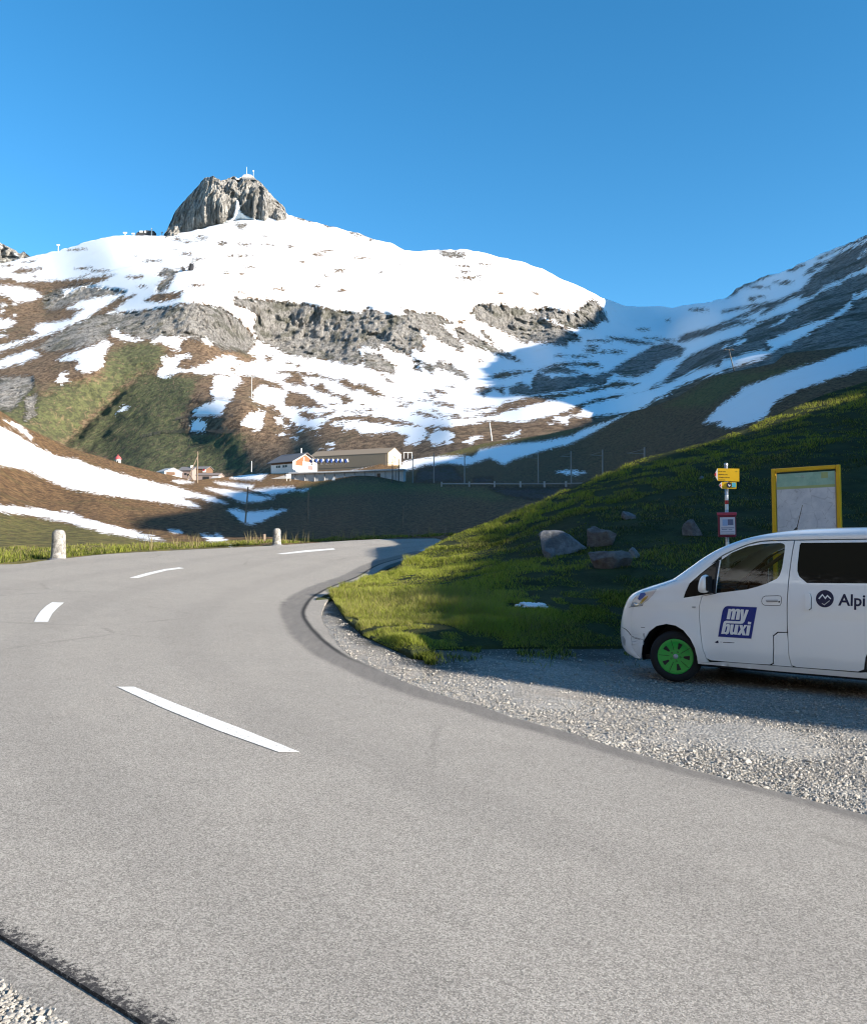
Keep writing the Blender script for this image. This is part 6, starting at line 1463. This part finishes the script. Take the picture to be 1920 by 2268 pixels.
    # white ridge masts
    for (u, v, hh, w, lab) in ((129, 554, 12, 7, 'white equipment on a short post at the left end of the snow ridge'), (277, 523, 8, 9, 'white equipment box left of the ridge station'), (295, 523, 6, 7, 'white equipment box touching the ridge station'), (358.5, 528, 14, 4, 'white mast between ridge station and rock peak')):
        D = 1655; p = at(u, v, D); s = D / FPX; root = empty('ridge_mast', p); tag(root, lab, 'mast'); bm = bmesh.new(); tube(bm, (0, 0, -3), (0, 0, hh * s), .8, .7, 7); obj('post', bm, M['pale_post'], root); bm = bmesh.new(); box(bm, Vector((0, -.5, hh * s)), (w * s, 2, 3.4 * s), None, .5); obj('head', bm, M['pale_post'], root)
    D = 1640; s = D / FPX; p = at(*K1(292, 600), D); root = empty('ridge_station', p); tag(root, 'dark lift top station on the snowy ridge left of the rock peak', 'building')
    bm = bmesh.new(); prism(bm, [(-24 * s, -3), (22 * s, -3), (22 * s, 13 * s), (5 * s, 14.5 * s), (-8 * s, 13 * s), (-17 * s, 9 * s)], Vector((0, 0, 0)), Vector((1, 0, 0)), Vector((0, 0, 1)), -14); obj('wall', bm, M['station_dark'], root)
    for x, w, z0, z1 in ((-7, 7, 9, 13), (2, 4, 8, 13), (17, 2.5, 0, 19)):
        bm = bmesh.new(); box(bm, Vector((x * s, -.6, (z0 + z1) / 2 * s)), (w * s, 1, (z1 - z0) * s)); obj('white_panel', bm, M['pale_post'], root)
    D = 1525; s = D / FPX; p = at(*K1(1130, 110), D); root = empty('summit_hut', p); tag(root, 'small pale summit hut with mast and white radome on the rock peak', 'building')
    bm = bmesh.new(); prism(bm, [(-13 * s, -2 * s), (17 * s, -3 * s), (10 * s, 3.5 * s), (0, 6 * s), (-8 * s, 4 * s)], Vector((0, 0, 0)), Vector((1, 0, 0)), Vector((0, 0, 1)), -8); obj('wall', bm, M['stone_pale'], root)
    bm = bmesh.new(); tube(bm, (-1.5 * s, 0, 3), (-1.5 * s, 0, 22 * s), .55, .35, 6); obj('aerial_mast', bm, M['pylon'], root); bm = bmesh.new(); tube(bm, (14 * s, 0, -2), (14 * s, 0, 11 * s), .4, None, 6); obj('radome_post', bm, M['pylon'], root)
    bm = bmesh.new(); bmesh.ops.create_icosphere(bm, subdivisions=2, radius=1.9 * s, matrix=Matrix.Translation((14 * s, -1, 12 * s))); obj('radome', bm, M['sign_white'], root, True)
    # frame hut on the snowfield
    p = hit(*E(150, 285), ['mountain']); s = p.y / FPX; root = empty('snowfield_hut', p); tag(root, 'dark leaning frame hut on the open snow under the rock peak', 'hut')
    bm = bmesh.new(); prism(bm, [(-6 * s, 0), (-3 * s, 0), (3.5 * s, 16 * s), (0, 16 * s)], Vector((0, 0, 0)), Vector((1, 0, 0)), Vector((0, 0, 1)), -5); prism(bm, [(1 * s, 0), (7 * s, -1 * s), (8 * s, 14 * s), (4 * s, 16 * s)], Vector((0, -1, 0)), Vector((1, 0, 0)), Vector((0, 0, 1)), -3); obj('frame', bm, M['station_dark'], root)
    bm = bmesh.new(); box(bm, Vector((-14 * s, 0, 2.5 * s)), (6 * s, 4, 6 * s)); obj('annex', bm, M['station_dark'], root)
    # avalanche fences
    for lab, pts in (('topmost dark snow fence crossing the snow gully above the brown ground', '1195 622 1260 618 1350 622'), ('second dark snow fence from the top across the snow gully', '1060 738 1150 722 1250 716 1345 738'), ('third dark snow fence, just above the small snow tongue', '980 835 1050 818 1150 818 1300 818'), ('lowest and longest dark snow fence on the dark green slope', '800 930 900 910 1000 905 1150 908 1300 905 1340 900')):
        poly = resample([tuple(q) for q in px('C4', pts)], 2.2, False); P = [hit(u, v, ['mountain']) for u, v in poly]; P = [q for q in P if q is not None]; o0 = P[0].copy(); root = empty('snow_fence', o0); tag(root, lab, 'fence', 'avalanche snow fences')
        bars = bmesh.new()
        for i, q in enumerate(P):
            q = q - o0; bm = bmesh.new(); tube(bm, q + Vector((0, 0, -.6)), q + Vector((.2, -.6, 2.6)), .10, None, 4); obj('post', bm, M['station_dark'], root)
            if i:
                r_ = P[i - 1] - o0
                if (q - r_).length < 8:
                    for z in (.6, 1.3, 2.1): tube(bars, r_ + Vector((.1, -.3, z)), q + Vector((.1, -.3, z)), .085, None, 4)
        obj('bars', bars, M['station_dark'], root)

def mats_things():
    M = {}
    def stone(name, a, b, sc=3, bp=.5):
        t = NT(name); co = t.coord(); n = t.noise(co, sc, 7, .68, .6); n2 = t.noise(t.coord((1, 1, 4)), sc * 3, 5, .7, 1.2)
        c = t.mix(t.ramp(n, .3, .7), a, b); c = t.mix(t.math('MULTIPLY', t.ramp(n2, .52, .72), .6), c, tuple(x * .4 for x in a)); M[name] = t.bsdf(c, .9, 0, t.bump(t.math('ADD', n, t.math('MULTIPLY', n2, .6)), bp, .08), .2)
    stone('boulder', (.11, .115, .125), (.24, .25, .27), 3, .9); stone('boulder_red', (.11, .098, .095), (.21, .195, .19), 3, .9); stone('boulder_pale', (.15, .16, .175), (.36, .375, .40), 2.5, 1.0)
    stone('bollard', (.13, .125, .115), (.42, .405, .38), 9, .4); stone('stone_pale', (.4, .38, .35), (.6, .57, .53), .3, .3); stone('concrete', (.42, .42, .42), (.52, .52, .52), .8, .1); stone('concrete_pale', (.5, .5, .5), (.6, .6, .6), .8, .1); stone('concrete_dark', (.28, .28, .285), (.36, .36, .36), .8, .1)
    t = NT('old_snow'); M['snow'] = t.bsdf((.78, .79, .82), .6)
    stone('wood', (.16, .12, .085), (.26, .21, .16), 4, .3)
    for n, c, r, m in (('galvanised', (.45, .46, .48), .4, .7), ('sign_white', (.82, .82, .80), .45, 0), ('sign_red', (.55, .03, .03), .45, 0), ('sign_yellow', (.85, .50, .015), .45, 0), ('sign_black', (.02, .02, .02), .5, 0), ('cyan', (.10, .48, .62), .45, 0), ('box_red', (.17, .02, .045), .4, 0), ('lid_red', (.42, .05, .09), .4, 0), ('notice', (.62, .60, .68), .3, 0), ('pale_blue', (.30, .42, .66), .4, 0), ('slate', (.13, .15, .26), .4, 0),
                      ('frame_yellow', (.82, .47, .02), .4, 0), ('board_lime', (.42, .50, .22), .5, 0), ('board_pale', (.55, .66, .60), .5, 0), ('mast', (.26, .25, .24), .6, .2), ('rail_post', (.36, .36, .35), .6, 0), ('mast_dark', (.07, .065, .06), .6, 0), ('pale_post', (.66, .66, .64), .6, 0), ('plaster', (.72, .71, .69), .8, 0), ('timber', (.14, .08, .05), .8, 0), ('timber_red', (.26, .10, .045), .8, 0), ('timber_pink', (.26, .20, .18), .8, 0),
                      ('roof_grey', (.15, .145, .15), .7, 0), ('roof_pale', (.42, .42, .42), .7, 0), ('roof_brown', (.20, .165, .15), .7, 0), ('tan', (.30, .235, .165), .8, 0), ('tan_roof', (.26, .205, .15), .8, 0), ('cream', (.74, .66, .45), .8, 0), ('window_dark', (.025, .027, .03), .25, 0), ('gun_blue', (.03, .07, .24), .5, 0), ('dome_red', (.36, .08, .08), .5, 0), ('pylon', (.42, .42, .42), .5, .3), ('station_dark', (.045, .045, .05), .8, 0)):
        M[n] = plain(n, c, r, m, .4, 0, .12, 3.0)
    for n, a, b, sc in (('board_green', (.28, .50, .40), (.38, .60, .48), 5), ('board_map', (.60, .62, .67), (.74, .75, .79), 4)):
        t = NT(n); co = t.coord(); n1 = t.noise(co, sc, 6, .65); vv = t.voro(co, 5, 'DISTANCE_TO_EDGE'); c = t.mix(t.ramp(n1, .35, .65), a, b)
        ln = t.math('MULTIPLY', t.math('SUBTRACT', 1.0, t.ramp(t.math('ADD', vv, t.math('MULTIPLY', t.math('SUBTRACT', t.noise(co, 9, 4), .5), .25)), 0.0, .03)), .22 if n == 'board_map' else .08)
        c = t.mix(ln, c, (.17, .17, .19)); c = t.mix(t.math('MULTIPLY', t.ramp(t.noise(co, 11, 3), .66, .72), .35), c, (.25, .24, .24)); M[n] = t.bsdf(c, .35, 0, None, .5)
    return M
# ------------------------------------------------------------------ assemble
build_light()
QUICK = False
MT = mats_place()
build_ground(MT['valley'])
build_mountain(MT['mountain'])
build_peak(MT['peak'], 'rock_peak', px('C1', '912 436 945 372 980 292 1030 232 1090 170 1140 112 1190 97 1230 122 1265 118 1300 97 1330 112 1380 92 1440 122 1490 172 1540 232 1575 262 1590 272 1603 332'),
    px('C1', '912 452 980 428 1030 412 1090 398 1170 378 1240 366 1300 348 1340 336 1400 340 1430 346 1480 350 1500 330 1560 345 1603 342'), 1590, 1.6, 70,
    [('C1', '1322 235 1345 262 1338 290 1380 325 1430 345 1240 365 1300 330 1310 292'), ('C1', '1310 108 1345 100 1335 122 1318 120'), ('C1', '1395 92 1430 112 1425 120 1385 100')], 201, 0.0095)
build_peak(MT['peak'], 'far_peak', px('C1', '-1700 600 -900 400 -400 360 -150 430 0 470 60 500 110 530 130 520 165 543 175 552'), px('C1', '-1700 760 -400 700 0 640 110 600 175 570'), 2300, 3.0, 40, [('C1', '0 480 20 500 10 515'), ('C1', '70 520 100 545 80 545')], 301, 0.012)
build_valley(MT['valley'])
build_hillside(MT['valley'])
build_back_hill(MT['valley'])
ROAD = build_road(MT['asphalt']); build_dashes(ROAD, MT['paint']); build_edge_strip(ROAD, MT['asphalt'])
build_lot(MT['gravel']); build_gravel(MT['chips'])
build_mound(MT['turf']); build_grass(MT['grass']); build_verge_grass(MT['grass'])
MT.update(mats_van()); VAN = build_van(MT)
MT.update(mats_things())
build_boulders(MT); build_snow_patch(MT); build_bollards(MT); build_signpost(MT); build_board(MT); rail_and_masts(MT); build_buildings(MT)
